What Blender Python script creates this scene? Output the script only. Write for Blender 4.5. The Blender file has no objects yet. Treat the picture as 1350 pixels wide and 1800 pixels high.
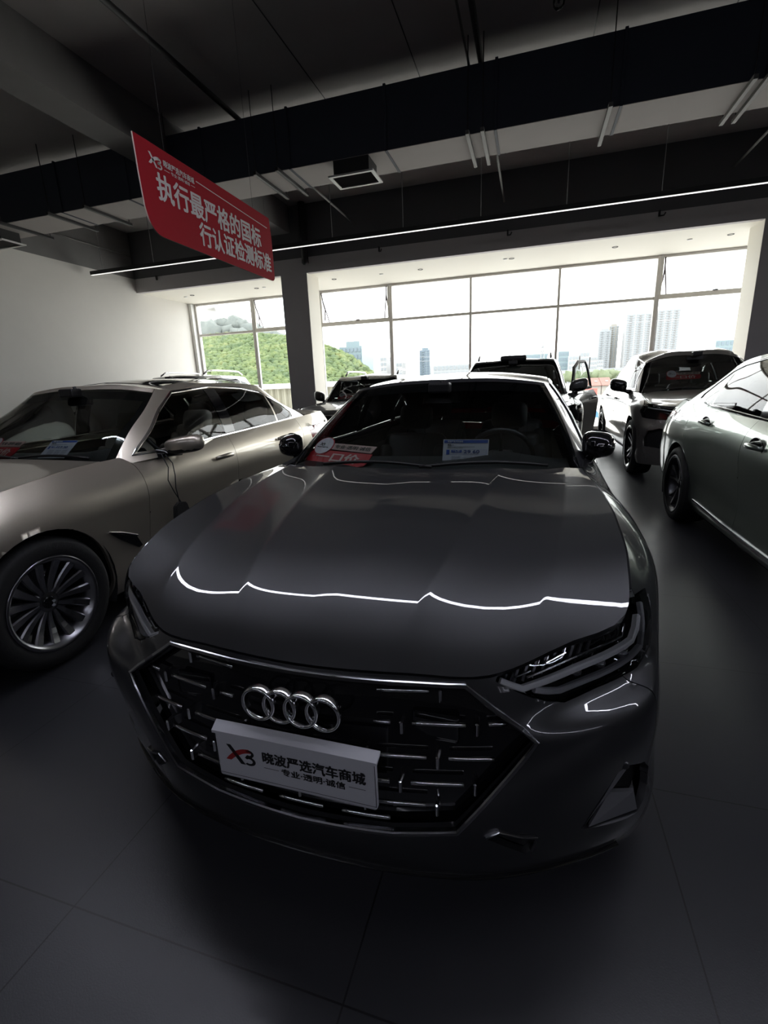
import bpy, bmesh, math, random
import numpy as np
from mathutils import Vector, Matrix, Euler
from mathutils.bvhtree import BVHTree

PI = math.pi
random.seed(7)
SC = bpy.context.scene
COL = SC.collection

# ------------------------------------------------------------------ camera
cam_d = bpy.data.cameras.new('camera')
cam = bpy.data.objects.new('camera', cam_d)
COL.objects.link(cam)
cam_d.sensor_fit = 'HORIZONTAL'
cam_d.sensor_width = 36.0
cam_d.lens = 36.0 * 825.14 / 1350.0
cam_d.clip_start = 0.02
cam_d.clip_end = 9000
def cam_axes(yaw, pitch, roll):
    cy, sy = math.cos(yaw), math.sin(yaw)
    Rz = np.array([[cy, -sy, 0], [sy, cy, 0], [0, 0, 1]])
    B = np.array([[1, 0, 0], [0, 0, -1], [0, 1, 0]])
    c, s = math.cos(pitch), math.sin(pitch)
    Rp = np.array([[1, 0, 0], [0, c, -s], [0, s, c]])
    c, s = math.cos(roll), math.sin(roll)
    Rr = np.array([[c, -s, 0], [s, c, 0], [0, 0, 1]])
    return Rr @ Rp @ B @ Rz
CM = cam_axes(math.radians(-17.387), math.radians(15.076), math.radians(-2.326))
m = Matrix(((CM[0][0], -CM[1][0], -CM[2][0], 0),
            (CM[0][1], -CM[1][1], -CM[2][1], 0),
            (CM[0][2], -CM[1][2], -CM[2][2], 1.36),
            (0, 0, 0, 1)))
cam.matrix_world = m
SC.camera = cam

# ------------------------------------------------------------------ sky, exposure
W = bpy.data.worlds.new('overcast_sky')
SC.world = W
W.use_nodes = True
wn = W.node_tree.nodes; wl = W.node_tree.links
wn.clear()
w_out = wn.new('ShaderNodeOutputWorld'); w_bg = wn.new('ShaderNodeBackground')
w_tc = wn.new('ShaderNodeTexCoord'); w_mp = wn.new('ShaderNodeMapping')
w_nz = wn.new('ShaderNodeTexNoise'); w_cr = wn.new('ShaderNodeValToRGB')
w_mp.inputs['Scale'].default_value = (1, 1, 3.2)
w_nz.inputs['Scale'].default_value = 3.0; w_nz.inputs['Detail'].default_value = 4
w_cr.color_ramp.elements[0].position = 0.35; w_cr.color_ramp.elements[0].color = (0.80, 0.82, 0.84, 1)
w_cr.color_ramp.elements[1].position = 0.68; w_cr.color_ramp.elements[1].color = (1.0, 1.0, 0.98, 1)
wl.new(w_tc.outputs['Generated'], w_mp.inputs['Vector']); wl.new(w_mp.outputs[0], w_nz.inputs['Vector'])
wl.new(w_nz.outputs['Fac'], w_cr.inputs[0]); wl.new(w_cr.outputs[0], w_bg.inputs['Color'])
wl.new(w_bg.outputs[0], w_out.inputs['Surface'])
w_bg.inputs['Strength'].default_value = 6.0
SC.view_settings.view_transform = 'Standard'
SC.view_settings.look = 'None'
SC.view_settings.gamma = 1.0
SC.view_settings.use_curve_mapping = False
SC.view_settings.exposure = 0.0
SC.cycles.use_denoising = True
SC.cycles.max_bounces = 10
SC.cycles.diffuse_bounces = 5
SC.cycles.glossy_bounces = 5
SC.cycles.transparent_max_bounces = 24
SC.cycles.transmission_bounces = 6
SC.cycles.caustics_reflective = False
SC.cycles.caustics_refractive = False
SC.cycles.sample_clamp_indirect = 6.0

# ------------------------------------------------------------------ materials
MATS = {}
def mat(name, color=(0.5, 0.5, 0.5), rough=0.5, metal=0.0, coat=0.0, emit=None, estr=0.0, spec=0.5,
        noise=0.0, nscale=20.0, bump=0.0, coat_rough=0.03):
    if name in MATS: return MATS[name]
    M = bpy.data.materials.new(name); M.use_nodes = True
    nt = M.node_tree; b = nt.nodes['Principled BSDF']
    c = tuple(color) + (1,)
    b.inputs['Base Color'].default_value = c
    b.inputs['Roughness'].default_value = rough
    b.inputs['Metallic'].default_value = metal
    b.inputs['Coat Weight'].default_value = coat
    b.inputs['Coat Roughness'].default_value = coat_rough
    b.inputs['Specular IOR Level'].default_value = spec
    if emit is not None:
        b.inputs['Emission Color'].default_value = tuple(emit) + (1,)
        b.inputs['Emission Strength'].default_value = estr
    if noise > 0 or bump > 0:
        tc = nt.nodes.new('ShaderNodeTexCoord'); nz = nt.nodes.new('ShaderNodeTexNoise')
        nz.inputs['Scale'].default_value = nscale; nz.inputs['Detail'].default_value = 5
        nt.links.new(tc.outputs['Object'], nz.inputs['Vector'])
        if noise > 0:
            mx = nt.nodes.new('ShaderNodeMix'); mx.data_type = 'RGBA'
            mx.inputs['A'].default_value = tuple(max(0, x * (1 - noise)) for x in color) + (1,)
            mx.inputs['B'].default_value = tuple(min(1, x * (1 + noise)) for x in color) + (1,)
            nt.links.new(nz.outputs['Fac'], mx.inputs['Factor'])
            nt.links.new(mx.outputs['Result'], b.inputs['Base Color'])
        if bump > 0:
            bp = nt.nodes.new('ShaderNodeBump'); bp.inputs['Strength'].default_value = bump
            bp.inputs['Distance'].default_value = 0.01
            nt.links.new(nz.outputs['Fac'], bp.inputs['Height']); nt.links.new(bp.outputs[0], b.inputs['Normal'])
    MATS[name] = M
    return M

def glass_mat(name, tint=(0.7, 0.75, 0.73), ior=1.45, rough=0.0):
    if name in MATS: return MATS[name]
    M = bpy.data.materials.new(name); M.use_nodes = True
    nt = M.node_tree; nt.nodes.clear()
    o = nt.nodes.new('ShaderNodeOutputMaterial'); mx = nt.nodes.new('ShaderNodeMixShader')
    tr = nt.nodes.new('ShaderNodeBsdfTransparent'); gl = nt.nodes.new('ShaderNodeBsdfGlossy')
    fr = nt.nodes.new('ShaderNodeFresnel')
    fr.inputs['IOR'].default_value = ior
    tr.inputs['Color'].default_value = tuple(tint) + (1,)
    gl.inputs['Roughness'].default_value = rough
    nt.links.new(fr.outputs[0], mx.inputs[0]); nt.links.new(tr.outputs[0], mx.inputs[1]); nt.links.new(gl.outputs[0], mx.inputs[2])
    nt.links.new(mx.outputs[0], o.inputs[0])
    MATS[name] = M
    return M

def paint(name, color, metal=0.75, rough=0.33, coat=1.0):
    """car lacquer: metallic flakes under a clear coat"""
    if name in MATS: return MATS[name]
    M = bpy.data.materials.new(name); M.use_nodes = True
    nt = M.node_tree; b = nt.nodes['Principled BSDF']
    b.inputs['Roughness'].default_value = rough
    b.inputs['Metallic'].default_value = metal
    b.inputs['Coat Weight'].default_value = coat
    b.inputs['Coat Roughness'].default_value = 0.012
    tc = nt.nodes.new('ShaderNodeTexCoord'); nz = nt.nodes.new('ShaderNodeTexNoise')
    nz.inputs['Scale'].default_value = 900; nz.inputs['Detail'].default_value = 1
    mx = nt.nodes.new('ShaderNodeMix'); mx.data_type = 'RGBA'
    mx.inputs['A'].default_value = tuple(x * 0.85 for x in color) + (1,)
    mx.inputs['B'].default_value = tuple(min(1, x * 1.15) for x in color) + (1,)
    nt.links.new(tc.outputs['Object'], nz.inputs['Vector']); nt.links.new(nz.outputs['Fac'], mx.inputs['Factor'])
    nt.links.new(mx.outputs['Result'], b.inputs['Base Color'])
    MATS[name] = M
    return M

# ------------------------------------------------------------------ object helpers
def link(name, me, parent=None):
    o = bpy.data.objects.new(name, me)
    COL.objects.link(o)
    if parent is not None: o.parent = parent
    return o

def tag(o, label=None, cat=None, group=None, kind=None):
    if label: o['label'] = label
    if cat: o['category'] = cat
    if group: o['group'] = group
    if kind: o['kind'] = kind
    return o

def thing(name, label, cat, loc=(0, 0, 0), rz=0.0, group=None):
    o = bpy.data.objects.new(name, None); COL.objects.link(o)
    o.empty_display_size = 0.2
    o.location = loc; o.rotation_euler = (0, 0, rz)
    return tag(o, label, cat, group)

def obj(name, bm, m, parent=None, smooth=False):
    me = bpy.data.meshes.new(name)
    bm.normal_update()
    bm.to_mesh(me); bm.free()
    for mm in (m if isinstance(m, (list, tuple)) else [m]): me.materials.append(mm)
    if smooth:
        for p in me.polygons: p.use_smooth = True
    return link(name, me, parent)

def mesh(name, V, Fc, m, parent=None, smooth=False):
    me = bpy.data.meshes.new(name)
    me.from_pydata([tuple(v) for v in V], [], [tuple(f) for f in Fc]); me.update()
    for mm in (m if isinstance(m, (list, tuple)) else [m]): me.materials.append(mm)
    if smooth:
        for p in me.polygons: p.use_smooth = True
    return link(name, me, parent)

def NB(): return bmesh.new()

def box(bm, c, s, bev=0.0, seg=2, rot=None, mi=0):
    r = bmesh.ops.create_cube(bm, size=1.0)
    vs = r['verts']
    for v in vs: v.co = Vector((v.co.x * s[0], v.co.y * s[1], v.co.z * s[2]))
    if bev > 0:
        es = list({e for v in vs for e in v.link_edges})
        rb = bmesh.ops.bevel(bm, geom=es, offset=bev, segments=seg, profile=0.5, affect='EDGES')
        vs = list({v for f in rb['faces'] for v in f.verts} | {v for v in vs if v.is_valid})
    if rot is not None:
        Rm = rot if isinstance(rot, Matrix) else Euler(rot).to_matrix()
        for v in vs: v.co = Rm @ v.co
    c = Vector(c)
    for v in vs: v.co = v.co + c
    if mi:
        for f in {f for v in vs for f in v.link_faces}: f.material_index = mi
    return vs

def frame_rot(d):
    d = Vector(d).normalized()
    return d.to_track_quat('Z', 'Y').to_matrix()

def tube(bm, pts, r, seg=8, cap=True, closed=False):
    """round tube through points (r: number or list)"""
    pts = [Vector(p) for p in pts]; n = len(pts)
    rs = r if isinstance(r, (list, tuple)) else [r] * n
    rings = []; up = None
    for i, p in enumerate(pts):
        if closed: d = pts[(i + 1) % n] - pts[i - 1]
        else: d = pts[min(i + 1, n - 1)] - pts[max(i - 1, 0)]
        d.normalize()
        if up is None:
            up = Vector((0, 0, 1)) if abs(d.z) < 0.9 else Vector((1, 0, 0))
        up = (up - d * up.dot(d)).normalized()
        sd = d.cross(up)
        rings.append([bm.verts.new(p + (up * math.cos(a) + sd * math.sin(a)) * rs[i])
                      for a in [2 * PI * k / seg for k in range(seg)]])
    for i in range(n if closed else n - 1):
        A, B = rings[i], rings[(i + 1) % n]
        for k in range(seg): 
            f = bm.faces.new((A[k], A[(k + 1) % seg], B[(k + 1) % seg], B[k])); f.smooth = True
    if cap and not closed:
        bm.faces.new(rings[0][::-1]); bm.faces.new(rings[-1])
    return rings

def strip(bm, pts, nrm, w, t, closed=False):
    """bar of width w and thickness t laid along points, nrm = surface normals"""
    pts = [Vector(p) for p in pts]; nrm = [Vector(q).normalized() for q in nrm]; n = len(pts)
    rings = []
    for i, p in enumerate(pts):
        if closed: d = pts[(i + 1) % n] - pts[i - 1]
        else: d = pts[min(i + 1, n - 1)] - pts[max(i - 1, 0)]
        d.normalize(); s = d.cross(nrm[i]).normalized() * (w / 2)
        N = nrm[i] * t
        rings.append([bm.verts.new(q) for q in (p + s - N * .3, p + s + N * .7, p + s * .6 + N, p - s * .6 + N, p - s + N * .7, p - s - N * .3)])
    K = 6
    for i in range(n if closed else n - 1):
        A, B = rings[i], rings[(i + 1) % n]
        for k in range(K): bm.faces.new((A[k], A[(k + 1) % K], B[(k + 1) % K], B[k]))
    if not closed:
        bm.faces.new(rings[0][::-1]); bm.faces.new(rings[-1])
    bmesh.ops.recalc_face_normals(bm, faces=bm.faces[:])

def lathe(bm, prof, seg=48, axis='X', smooth=True, mi=0):
    """spin (r, h) profile about axis; h runs along the axis"""
    rings = []
    for r, h in prof:
        ring = []
        for k in range(seg):
            a = 2 * PI * k / seg; u, v = r * math.cos(a), r * math.sin(a)
            co = {'X': (h, u, v), 'Y': (u, h, v), 'Z': (u, v, h)}[axis]
            ring.append(bm.verts.new(co))
        rings.append(ring)
    for A, B in zip(rings, rings[1:]):
        for k in range(seg):
            f = bm.faces.new((A[k], A[(k + 1) % seg], B[(k + 1) % seg], B[k])); f.smooth = smooth; f.material_index = mi
    return rings

def xform(bm, M, verts=None):
    for v in (verts if verts is not None else bm.verts): v.co = M @ v.co

def poly_prism(bm, pts, d):
    """closed 3D polygon extruded by vector d"""
    a = [bm.verts.new(p) for p in pts]; b = [bm.verts.new(Vector(p) + Vector(d)) for p in pts]
    n = len(a)
    bm.faces.new(a); bm.faces.new(b[::-1])
    for i in range(n): bm.faces.new((a[i], b[i], b[(i + 1) % n], a[(i + 1) % n]))
    bmesh.ops.recalc_face_normals(bm, faces=bm.faces[:])

_tcache = {}
def text_mesh(body, bold=0.0, ext=0.0):
    """glyph outlines as verts/faces, unit em, left-bottom anchored; returns (V, F, width, height)"""
    key = (body, bold, ext)
    if key in _tcache: return _tcache[key]
    cu = bpy.data.curves.new('glyphs', 'FONT'); cu.body = body; cu.size = 1.0
    cu.offset = bold; cu.extrude = ext; cu.resolution_u = 3
    to = bpy.data.objects.new('glyphs', cu); COL.objects.link(to)
    dg = bpy.context.evaluated_depsgraph_get(); dg.update()
    me = bpy.data.meshes.new_from_object(to.evaluated_get(dg))
    V = np.array([v.co[:] for v in me.vertices]) if len(me.vertices) else np.zeros((0, 3))
    Fc = [tuple(p.vertices) for p in me.polygons]
    bpy.data.objects.remove(to); bpy.data.curves.remove(cu); bpy.data.meshes.remove(me)
    if len(V):
        mn = V.min(0); V = V - np.array([mn[0], mn[1], 0]); mx = V.max(0)
        out = (V, Fc, mx[0], mx[1])
    else: out = (V, Fc, 0, 0)
    _tcache[key] = out
    return out

def put_text(bm, body, place, w=None, h=None, bold=0.0, x=0.0, y=0.0, align='L', shear=0.0, mi=0):
    """add glyphs into bm; place(u, v) maps flat coordinates to 3D; size by w and/or h"""
    V, Fc, tw, th = text_mesh(body, 0.0)
    if not len(V): return
    sx = (w / tw) if w else h / th
    sy = (h / th) if h else sx
    W_ = tw * sx
    ox = x - (W_ if align == 'R' else W_ / 2 if align == 'C' else 0)
    o0 = Vector(place(0, 0)); nn = (Vector(place(1, 0)) - o0).cross(Vector(place(0, 1)) - o0)
    if nn.length > 1e-9: nn.normalize()
    kk = 0
    for dx, dy in ([(0, 0)] if bold <= 0 else [(a * bold, b * bold) for a, b in ((0, 0), (1, 0), (-1, 0), (0, .7), (0, -.7), (.7, .5), (-.7, .5), (.7, -.5), (-.7, -.5))]):
        kk += 1; vs = [bm.verts.new(Vector(place(ox + (p[0] + dx) * sx + shear * p[1] * sy, y + (p[1] + dy) * sy)) + nn * (.00015 * kk)) for p in V]
        for f in Fc:
            try:
                nf = bm.faces.new([vs[i] for i in f]); nf.material_index = mi
            except ValueError: pass
# ================================================================== the showroom
def structure(o, label=None): 
    o['kind'] = 'structure'
    return o
def sbox(name, c, s, m, bev=0): 
    bm = NB(); box(bm, c, s, bev); return structure(obj(name, bm, m))

M_WALL = mat('white_wall_paint', (0.77, 0.75, 0.715), .75, noise=.03, nscale=3)
M_BEAM = mat('shaded_white_paint', (0.56, 0.535, 0.54), .7, noise=.04, nscale=4)  # white paint greyed to carry the shade on lintel and pillar faces
M_SOFF = mat('cream_soffit_paint', (0.90, 0.87, 0.79), .7)
M_CEIL = mat('dark_ceiling_paint', (0.20, 0.195, 0.195), .85, noise=.18, nscale=2.2, bump=.25)
M_DUCT = mat('navy_black_duct_shade', (0.035, 0.042, 0.060), .7, noise=.10, nscale=3)  # shade on the duct's sides put into this near-black colour
M_BLKM = mat('black_metal', (0.015, 0.015, 0.016), .5)
M_GALV = mat('galvanised_steel', (0.15, 0.147, 0.14), .6, .2)
M_ALUW = mat('window_alloy', (0.66, 0.64, 0.61), .5, .1)
M_WHTP = mat('white_enamel', (0.78, 0.78, 0.77), .4)

# floor: dark porcelain tiles, 0.80 x 0.825 m with fine joints
def floor_mat():
    M = bpy.data.materials.new('dark_tile'); M.use_nodes = True
    nt = M.node_tree; b = nt.nodes['Principled BSDF']; N = nt.nodes.new; Lk = nt.links.new
    tc = N('ShaderNodeTexCoord'); sx = N('ShaderNodeSeparateXYZ'); Lk(tc.outputs['Object'], sx.inputs[0])
    def joint(sock, off, per, w):
        a = N('ShaderNodeMath'); a.operation = 'SUBTRACT'; a.inputs[1].default_value = off - 40 * per; Lk(sock, a.inputs[0])
        m_ = N('ShaderNodeMath'); m_.operation = 'MODULO'; m_.inputs[1].default_value = per; Lk(a.outputs[0], m_.inputs[0])
        s_ = N('ShaderNodeMath'); s_.operation = 'SUBTRACT'; s_.inputs[1].default_value = per / 2; Lk(m_.outputs[0], s_.inputs[0])
        ab = N('ShaderNodeMath'); ab.operation = 'ABSOLUTE'; Lk(s_.outputs[0], ab.inputs[0])
        g = N('ShaderNodeMath'); g.operation = 'GREATER_THAN'; g.inputs[1].default_value = per / 2 - w; Lk(ab.outputs[0], g.inputs[0])
        return g.outputs[0]
    jx = joint(sx.outputs['X'], .445, .80, .0022); jy = joint(sx.outputs['Y'], .667, .825, .0022)
    mx = N('ShaderNodeMath'); mx.operation = 'MAXIMUM'; Lk(jx, mx.inputs[0]); Lk(jy, mx.inputs[1])
    nz = N('ShaderNodeTexNoise'); nz.inputs['Scale'].default_value = 1.3; nz.inputs['Detail'].default_value = 6; Lk(tc.outputs['Object'], nz.inputs['Vector'])
    n2 = N('ShaderNodeTexNoise'); n2.inputs['Scale'].default_value = 240; n2.inputs['Detail'].default_value = 2; Lk(tc.outputs['Object'], n2.inputs['Vector'])
    c1 = N('ShaderNodeMix'); c1.data_type = 'RGBA'; c1.inputs['A'].default_value = (.030, .031, .036, 1); c1.inputs['B'].default_value = (.039, .039, .045, 1)
    Lk(nz.outputs['Fac'], c1.inputs['Factor'])
    c2 = N('ShaderNodeMix'); c2.data_type = 'RGBA'; c2.inputs['B'].default_value = (.010, .010, .011, 1)
    Lk(c1.outputs['Result'], c2.inputs['A']); Lk(mx.outputs[0], c2.inputs['Factor'])
    Lk(c2.outputs['Result'], b.inputs['Base Color'])
    rr = N('ShaderNodeMapRange'); rr.inputs['To Min'].default_value = .28; rr.inputs['To Max'].default_value = .42
    Lk(nz.outputs['Fac'], rr.inputs['Value']); Lk(rr.outputs[0], b.inputs['Roughness'])
    bp = N('ShaderNodeBump'); bp.inputs['Strength'].default_value = .12; bp.inputs['Distance'].default_value = .002
    ad = N('ShaderNodeMath'); ad.operation = 'SUBTRACT'; Lk(n2.outputs['Fac'], ad.inputs[0]); Lk(mx.outputs[0], ad.inputs[1])
    Lk(ad.outputs[0], bp.inputs['Height']); Lk(bp.outputs[0], b.inputs['Normal'])
    b.inputs['Specular IOR Level'].default_value = .5
    return M
XL, XR, YB, YW, YF = -9.71, 20.0, -7.5, 12.8, 10.67
structure(mesh('floor', [(XL, YB, 0), (XR, YB, 0), (XR, YW, 0), (XL, YW, 0)], [(0, 1, 2, 3)], floor_mat()))
sbox('ceiling', ((XL + XR) / 2, (YB + YW) / 2, 5.32), (XR - XL + .4, YW - YB + .4, .14), mat('grey_slab', (.46, .44, .43), .9, noise=.16, nscale=1.6, bump=.3))
sbox('wall_left', (XL - .1, (YB + YW) / 2, 2.1), (.2, YW - YB, 4.2), M_WALL)
sbox('wall_left_upper', (XL - .1, (YB + YW) / 2, 4.725), (.2, YW - YB, 1.05), M_CEIL)
sbox('wall_right', (XR + .1, (YB + YW) / 2, 2.625), (.2, YW - YB, 5.25), mat('dark_side_wall', (.08, .08, .085), .8, noise=.1, nscale=2))
sbox('wall_back', ((XL + XR) / 2, YB - .1, 2.625), (XR - XL + .4, .2, 5.25), mat('dark_back_wall', (.05, .05, .055), .8, noise=.1, nscale=2))
# lowered lintel and white soffit in front of the glazing
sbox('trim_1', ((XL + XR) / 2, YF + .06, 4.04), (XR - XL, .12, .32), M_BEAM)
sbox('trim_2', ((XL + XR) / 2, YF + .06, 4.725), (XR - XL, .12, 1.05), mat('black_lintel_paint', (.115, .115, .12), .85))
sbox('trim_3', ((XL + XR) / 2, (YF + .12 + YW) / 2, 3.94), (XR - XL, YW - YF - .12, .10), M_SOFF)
sbox('baseboard_front', ((XL + XR) / 2, YW - .03, .055), (XR - XL, .10, .11), M_BLKM)
# square pillars: white paint, shade put into the greyer faces towards the room
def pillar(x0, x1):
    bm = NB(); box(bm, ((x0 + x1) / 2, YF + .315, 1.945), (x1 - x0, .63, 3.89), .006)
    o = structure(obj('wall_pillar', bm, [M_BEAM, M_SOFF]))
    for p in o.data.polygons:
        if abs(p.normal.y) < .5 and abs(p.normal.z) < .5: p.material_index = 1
    return o
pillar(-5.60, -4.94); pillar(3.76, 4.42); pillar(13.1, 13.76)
# concrete beam running to the back of the room, upper left
sbox('trim_4', (-5.50, (YB + 10.6) / 2, 4.975), (.50, 10.6 - YB, .55), M_CEIL)
sbox('trim_5', (7.0, (YB + 10.6) / 2, 4.975), (.50, 10.6 - YB, .55), M_CEIL)
# ceiling seams and chipped patch lines
bm = NB()
for x in (-2.9, -1.55, .55, 2.0): box(bm, (x, 3.0, 5.249), (.012, 9, .004))
for y in (5.3,): box(bm, (1.9, y, 5.249), (2.6, .02, .004))
structure(obj('trim_6', bm, M_BLKM))

# ---- glazing
M_PANE = glass_mat('window_pane', (.95, .97, .96), 1.45)
def window(name, xs, tilt, x_end_frames=(True, True)):
    root = bpy.data.objects.new(name, None); COL.objects.link(root); root['kind'] = 'structure'
    z0, z1, zt = .11, 3.885, 3.02
    for i, x in enumerate(xs):
        wide = any(i in (t, t + 1) for t in tilt)
        bm = NB(); box(bm, (x, YW, (z0 + z1) / 2), (.055 if not wide else .065, .12, z1 - z0), .006)
        if wide: box(bm, (x + (.05 if (i in tilt) else -.05), YW - .01, (z0 + z1) / 2), (.03, .08, z1 - z0), .004, mi=1)
        obj('mullion', bm, [M_ALUW, M_WHTP], root)
    for i in range(len(xs) - 1):
        a, b = xs[i], xs[i + 1]; c = (a + b) / 2; w = b - a - .05
        bm = NB(); box(bm, (c, YW + .01, 3.02), (w, .09, .06), .004); obj('transom', bm, M_ALUW, root)
        bm = NB(); box(bm, (c, YW, .15), (w, .09, .07), .004); box(bm, (c, YW, 3.86), (w, .09, .05), .004); obj('frame', bm, M_ALUW, root)
        for zz0, zz1 in ((.18, 2.99), (3.05, 3.84)):
            mesh('pane', [(a + .02, YW + .02, zz0), (b - .02, YW + .02, zz0), (b - .02, YW + .02, zz1), (a + .02, YW + .02, zz1)], [(0, 1, 2, 3)], M_PANE, root)
        if i in tilt:                                             # top-hung sash with stay arms
            bm = NB()
            box(bm, (c, YW - .02, 3.035), (w - .02, .07, .10), .008)
            for xx in (a + .07, b - .07): box(bm, (xx, YW - .02, 3.44), (.04, .06, .80), .006)
            sh = obj('sash', bm, mat('sash_alloy', (.72, .70, .64), .5), root)
            for xx, d in ((a + .11, 1), (b - .11, -1)):
                bm = NB()
                tube(bm, [(xx, YW - .05, 3.84), (xx + d * .015, YW - .02, 3.62), (xx + d * .02, YW + .10, 3.42), (xx - d * .03, YW + .16, 3.16)], .017, 6)
                tube(bm, [(xx + d * .02, YW - .02, 3.62), (xx + d * .12, YW + .12, 3.10)], .015, 6)
                obj('stay', bm, mat('stay_metal', (.12, .10, .11), .4, .7), sh)
            bm = NB(); box(bm, (c + .1, YW - .06, 3.09), (.10, .03, .02), .005); tube(bm, [(c + .1, YW - .07, 3.09), (c + .12, YW - .09, 3.13)], .006, 6); obj('latch', bm, M_BLKM, sh)
    return root
window('window_1', [-9.58, -7.70, -5.63], (1,))
window('window_2', [-5.63, -3.575, -1.515, .553, 2.62, 4.70, 6.78, 8.86, 10.94, 13.02, 15.10, 17.18, 19.26], (0, 4))
# white jamb where the left wall meets the glazing
sbox('trim_7', (-9.655, YW - .10, 2.0), (.09, .20, 3.76), M_WHTP)
sbox('trim_8', (19.65, YW, 2.0), (.7, .12, 3.9), M_WALL)

# ---- recessed soffit lights
for k, (x, y) in enumerate(((-8.76, 11.6), (-6.81, 11.62), (-4.65, 11.58), (-2.52, 11.58), (-.50, 11.52), (1.53, 11.54), (3.55, 11.57))):
    bm = NB(); lathe(bm, [(.058, 3.889), (.058, 3.882), (.042, 3.884), (.040, 3.93)], 24, 'Z'); 
    o = thing('downlight', ['round recessed light in the white soffit, nearest the left wall', 'round recessed light in the soffit left of the dark pillar', 'round recessed light in the soffit just right of the dark pillar',
        'round recessed light in the soffit above the second tall pane', 'round recessed light in the soffit over the large grey SUV', 'round recessed light in the soffit left of the right-hand tilting pane', 'round recessed light in the soffit nearest the right pillar'][k], 'light', (x, y, 0), 0, 'recessed soffit lights')
    obj('bezel', bm, M_BLKM, o, True)
    bm = NB(); lathe(bm, [(.0005, 3.92), (.041, 3.925)], 20, 'Z'); obj('lens', bm, mat('unlit_lens', (.3, .3, .28), .2), o)
for k, (x, y) in enumerate(((-9.05, 11.7), (-6.58, 11.6), (-3.46, 11.6), (-.63, 11.5), (2.87, 11.6))):
    bm = NB(); lathe(bm, [(.05, 3.889), (.048, 3.880), (.03, 3.874), (.0005, 3.872)], 20, 'Z')
    o = obj('smoke_detector', bm, M_WHTP, None, True); o.location = (x, y, 0)
    tag(o, ['small white ceiling disc beside the far-left soffit light', 'small white ceiling disc close to the dark pillar on its left', 'small white ceiling disc over the first mullion right of the pillar', 'small white ceiling disc beside the middle soffit light', 'small white ceiling disc between the two right-hand soffit lights'][k], 'detector', 'white discs in the soffit')

# ---- ventilation duct with channel hangers
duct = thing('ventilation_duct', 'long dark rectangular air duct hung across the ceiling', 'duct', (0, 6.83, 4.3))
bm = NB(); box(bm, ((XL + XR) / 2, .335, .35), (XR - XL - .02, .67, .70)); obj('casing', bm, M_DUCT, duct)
bm = NB(); box(bm, ((XL + XR) / 2, .335, -.004), (XR - XL - .02, .668, .006)); obj('lit_underside', bm, mat('warm_grey_duct_lit', (.40, .37, .355), .8, noise=.08, nscale=2), duct)  # light on the duct's underside put into a paler colour, on an added sheet
bm = NB()
bm.free()
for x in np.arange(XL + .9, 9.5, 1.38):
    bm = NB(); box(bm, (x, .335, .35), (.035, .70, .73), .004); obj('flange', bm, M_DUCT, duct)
for x in (-8.7, -7.62, -6.86, -5.2, -3.78, -3.44, -.855, -.675, .73, 2.09, 2.22, 3.5, 4.9):
    bm = NB(); box(bm, (x, .36, -.028), (.045, .98, .045), .004)
    hg = obj('channel_hanger', bm, M_GALV if x > -3 else M_BLKM, duct)
    for yy in (-.08, .80):
        bm = NB(); tube(bm, [(x, yy, -.04), (x, yy, .95)], .006, 6); obj('rod', bm, M_BLKM, hg)
# ---- air diffusers under the duct
def diffuser(x, y, label):
    d = thing('air_diffuser', label, 'vent', (x, y, 4.1), 0, 'ceiling air diffusers')
    bm = NB(); box(bm, (0, 0, .10), (.50, .36, .18)); obj('plenum', bm, M_BLKM, d)
    bm = NB()
    for s in (-1, 1):
        box(bm, (0, s * .2, 0), (.64, .045, .022), .004); box(bm, (s * .2975, 0, 0), (.045, .36, .022), .004)
    obj('frame', bm, M_WHTP, d)
    bm = NB()
    for k in range(9): box(bm, (0, -.16 + k * .04, .006), (.55, .008, .02), 0, rot=(.5, 0, 0))
    obj('louver', bm, mat('louver_grey', (.10, .10, .10), .5), d)
diffuser(-2.405, 7.01, 'square white-framed air outlet hanging right of the red banner')
diffuser(-9.27, 7.10, 'white-framed air outlet at the far left edge by the wall')

# ---- linear lamps
def linear_lamp(x0, x1, y, z, label, e, dw=.055):
    l = thing('linear_lamp', label, 'lamp', ((x0 + x1) / 2, y, z), 0, None); w = x1 - x0
    bm = NB(); box(bm, (0, 0, .0475), (w, dw + .02, .075), .004); obj('housing', bm, M_BLKM, l)
    bm = NB(); box(bm, (0, 0, .0085), (w - .01, dw, .006), .001)
    obj('diffuser', bm, mat('lamp_diffuser_%d' % int(e * 10), (.8, .8, .8), .4, emit=(.84, .86, 1.0) if e > 5 else (1, .98, .96), estr=e), l)
    for x in np.arange(-w / 2 + .35, w / 2, 1.378):
        bm = NB(); tube(bm, [(x, 0, .08), (x, 0, 5.25 - z)], .006, 6); obj('hanger', bm, mat('hanger_grey', (.25, .25, .25), .5), l)
    return l
linear_lamp(-9.55, 9.8, 9.22, 4.0, 'long thin white linear lamp hung in front of the window lintel', 0.9)
linear_lamp(-4.75, 9.8, 2.40, 4.0, 'long lit linear lamp overhead, mirrored as a white line on the dark bonnet', 30.0, .085)
linear_lamp(-4.75, 9.8, -3.20, 4.0, 'unseen linear lamp added behind the camera to light the foreground floor', 26.0, .075)  # added, unseen lamp row: cool light for the foreground floor

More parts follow.
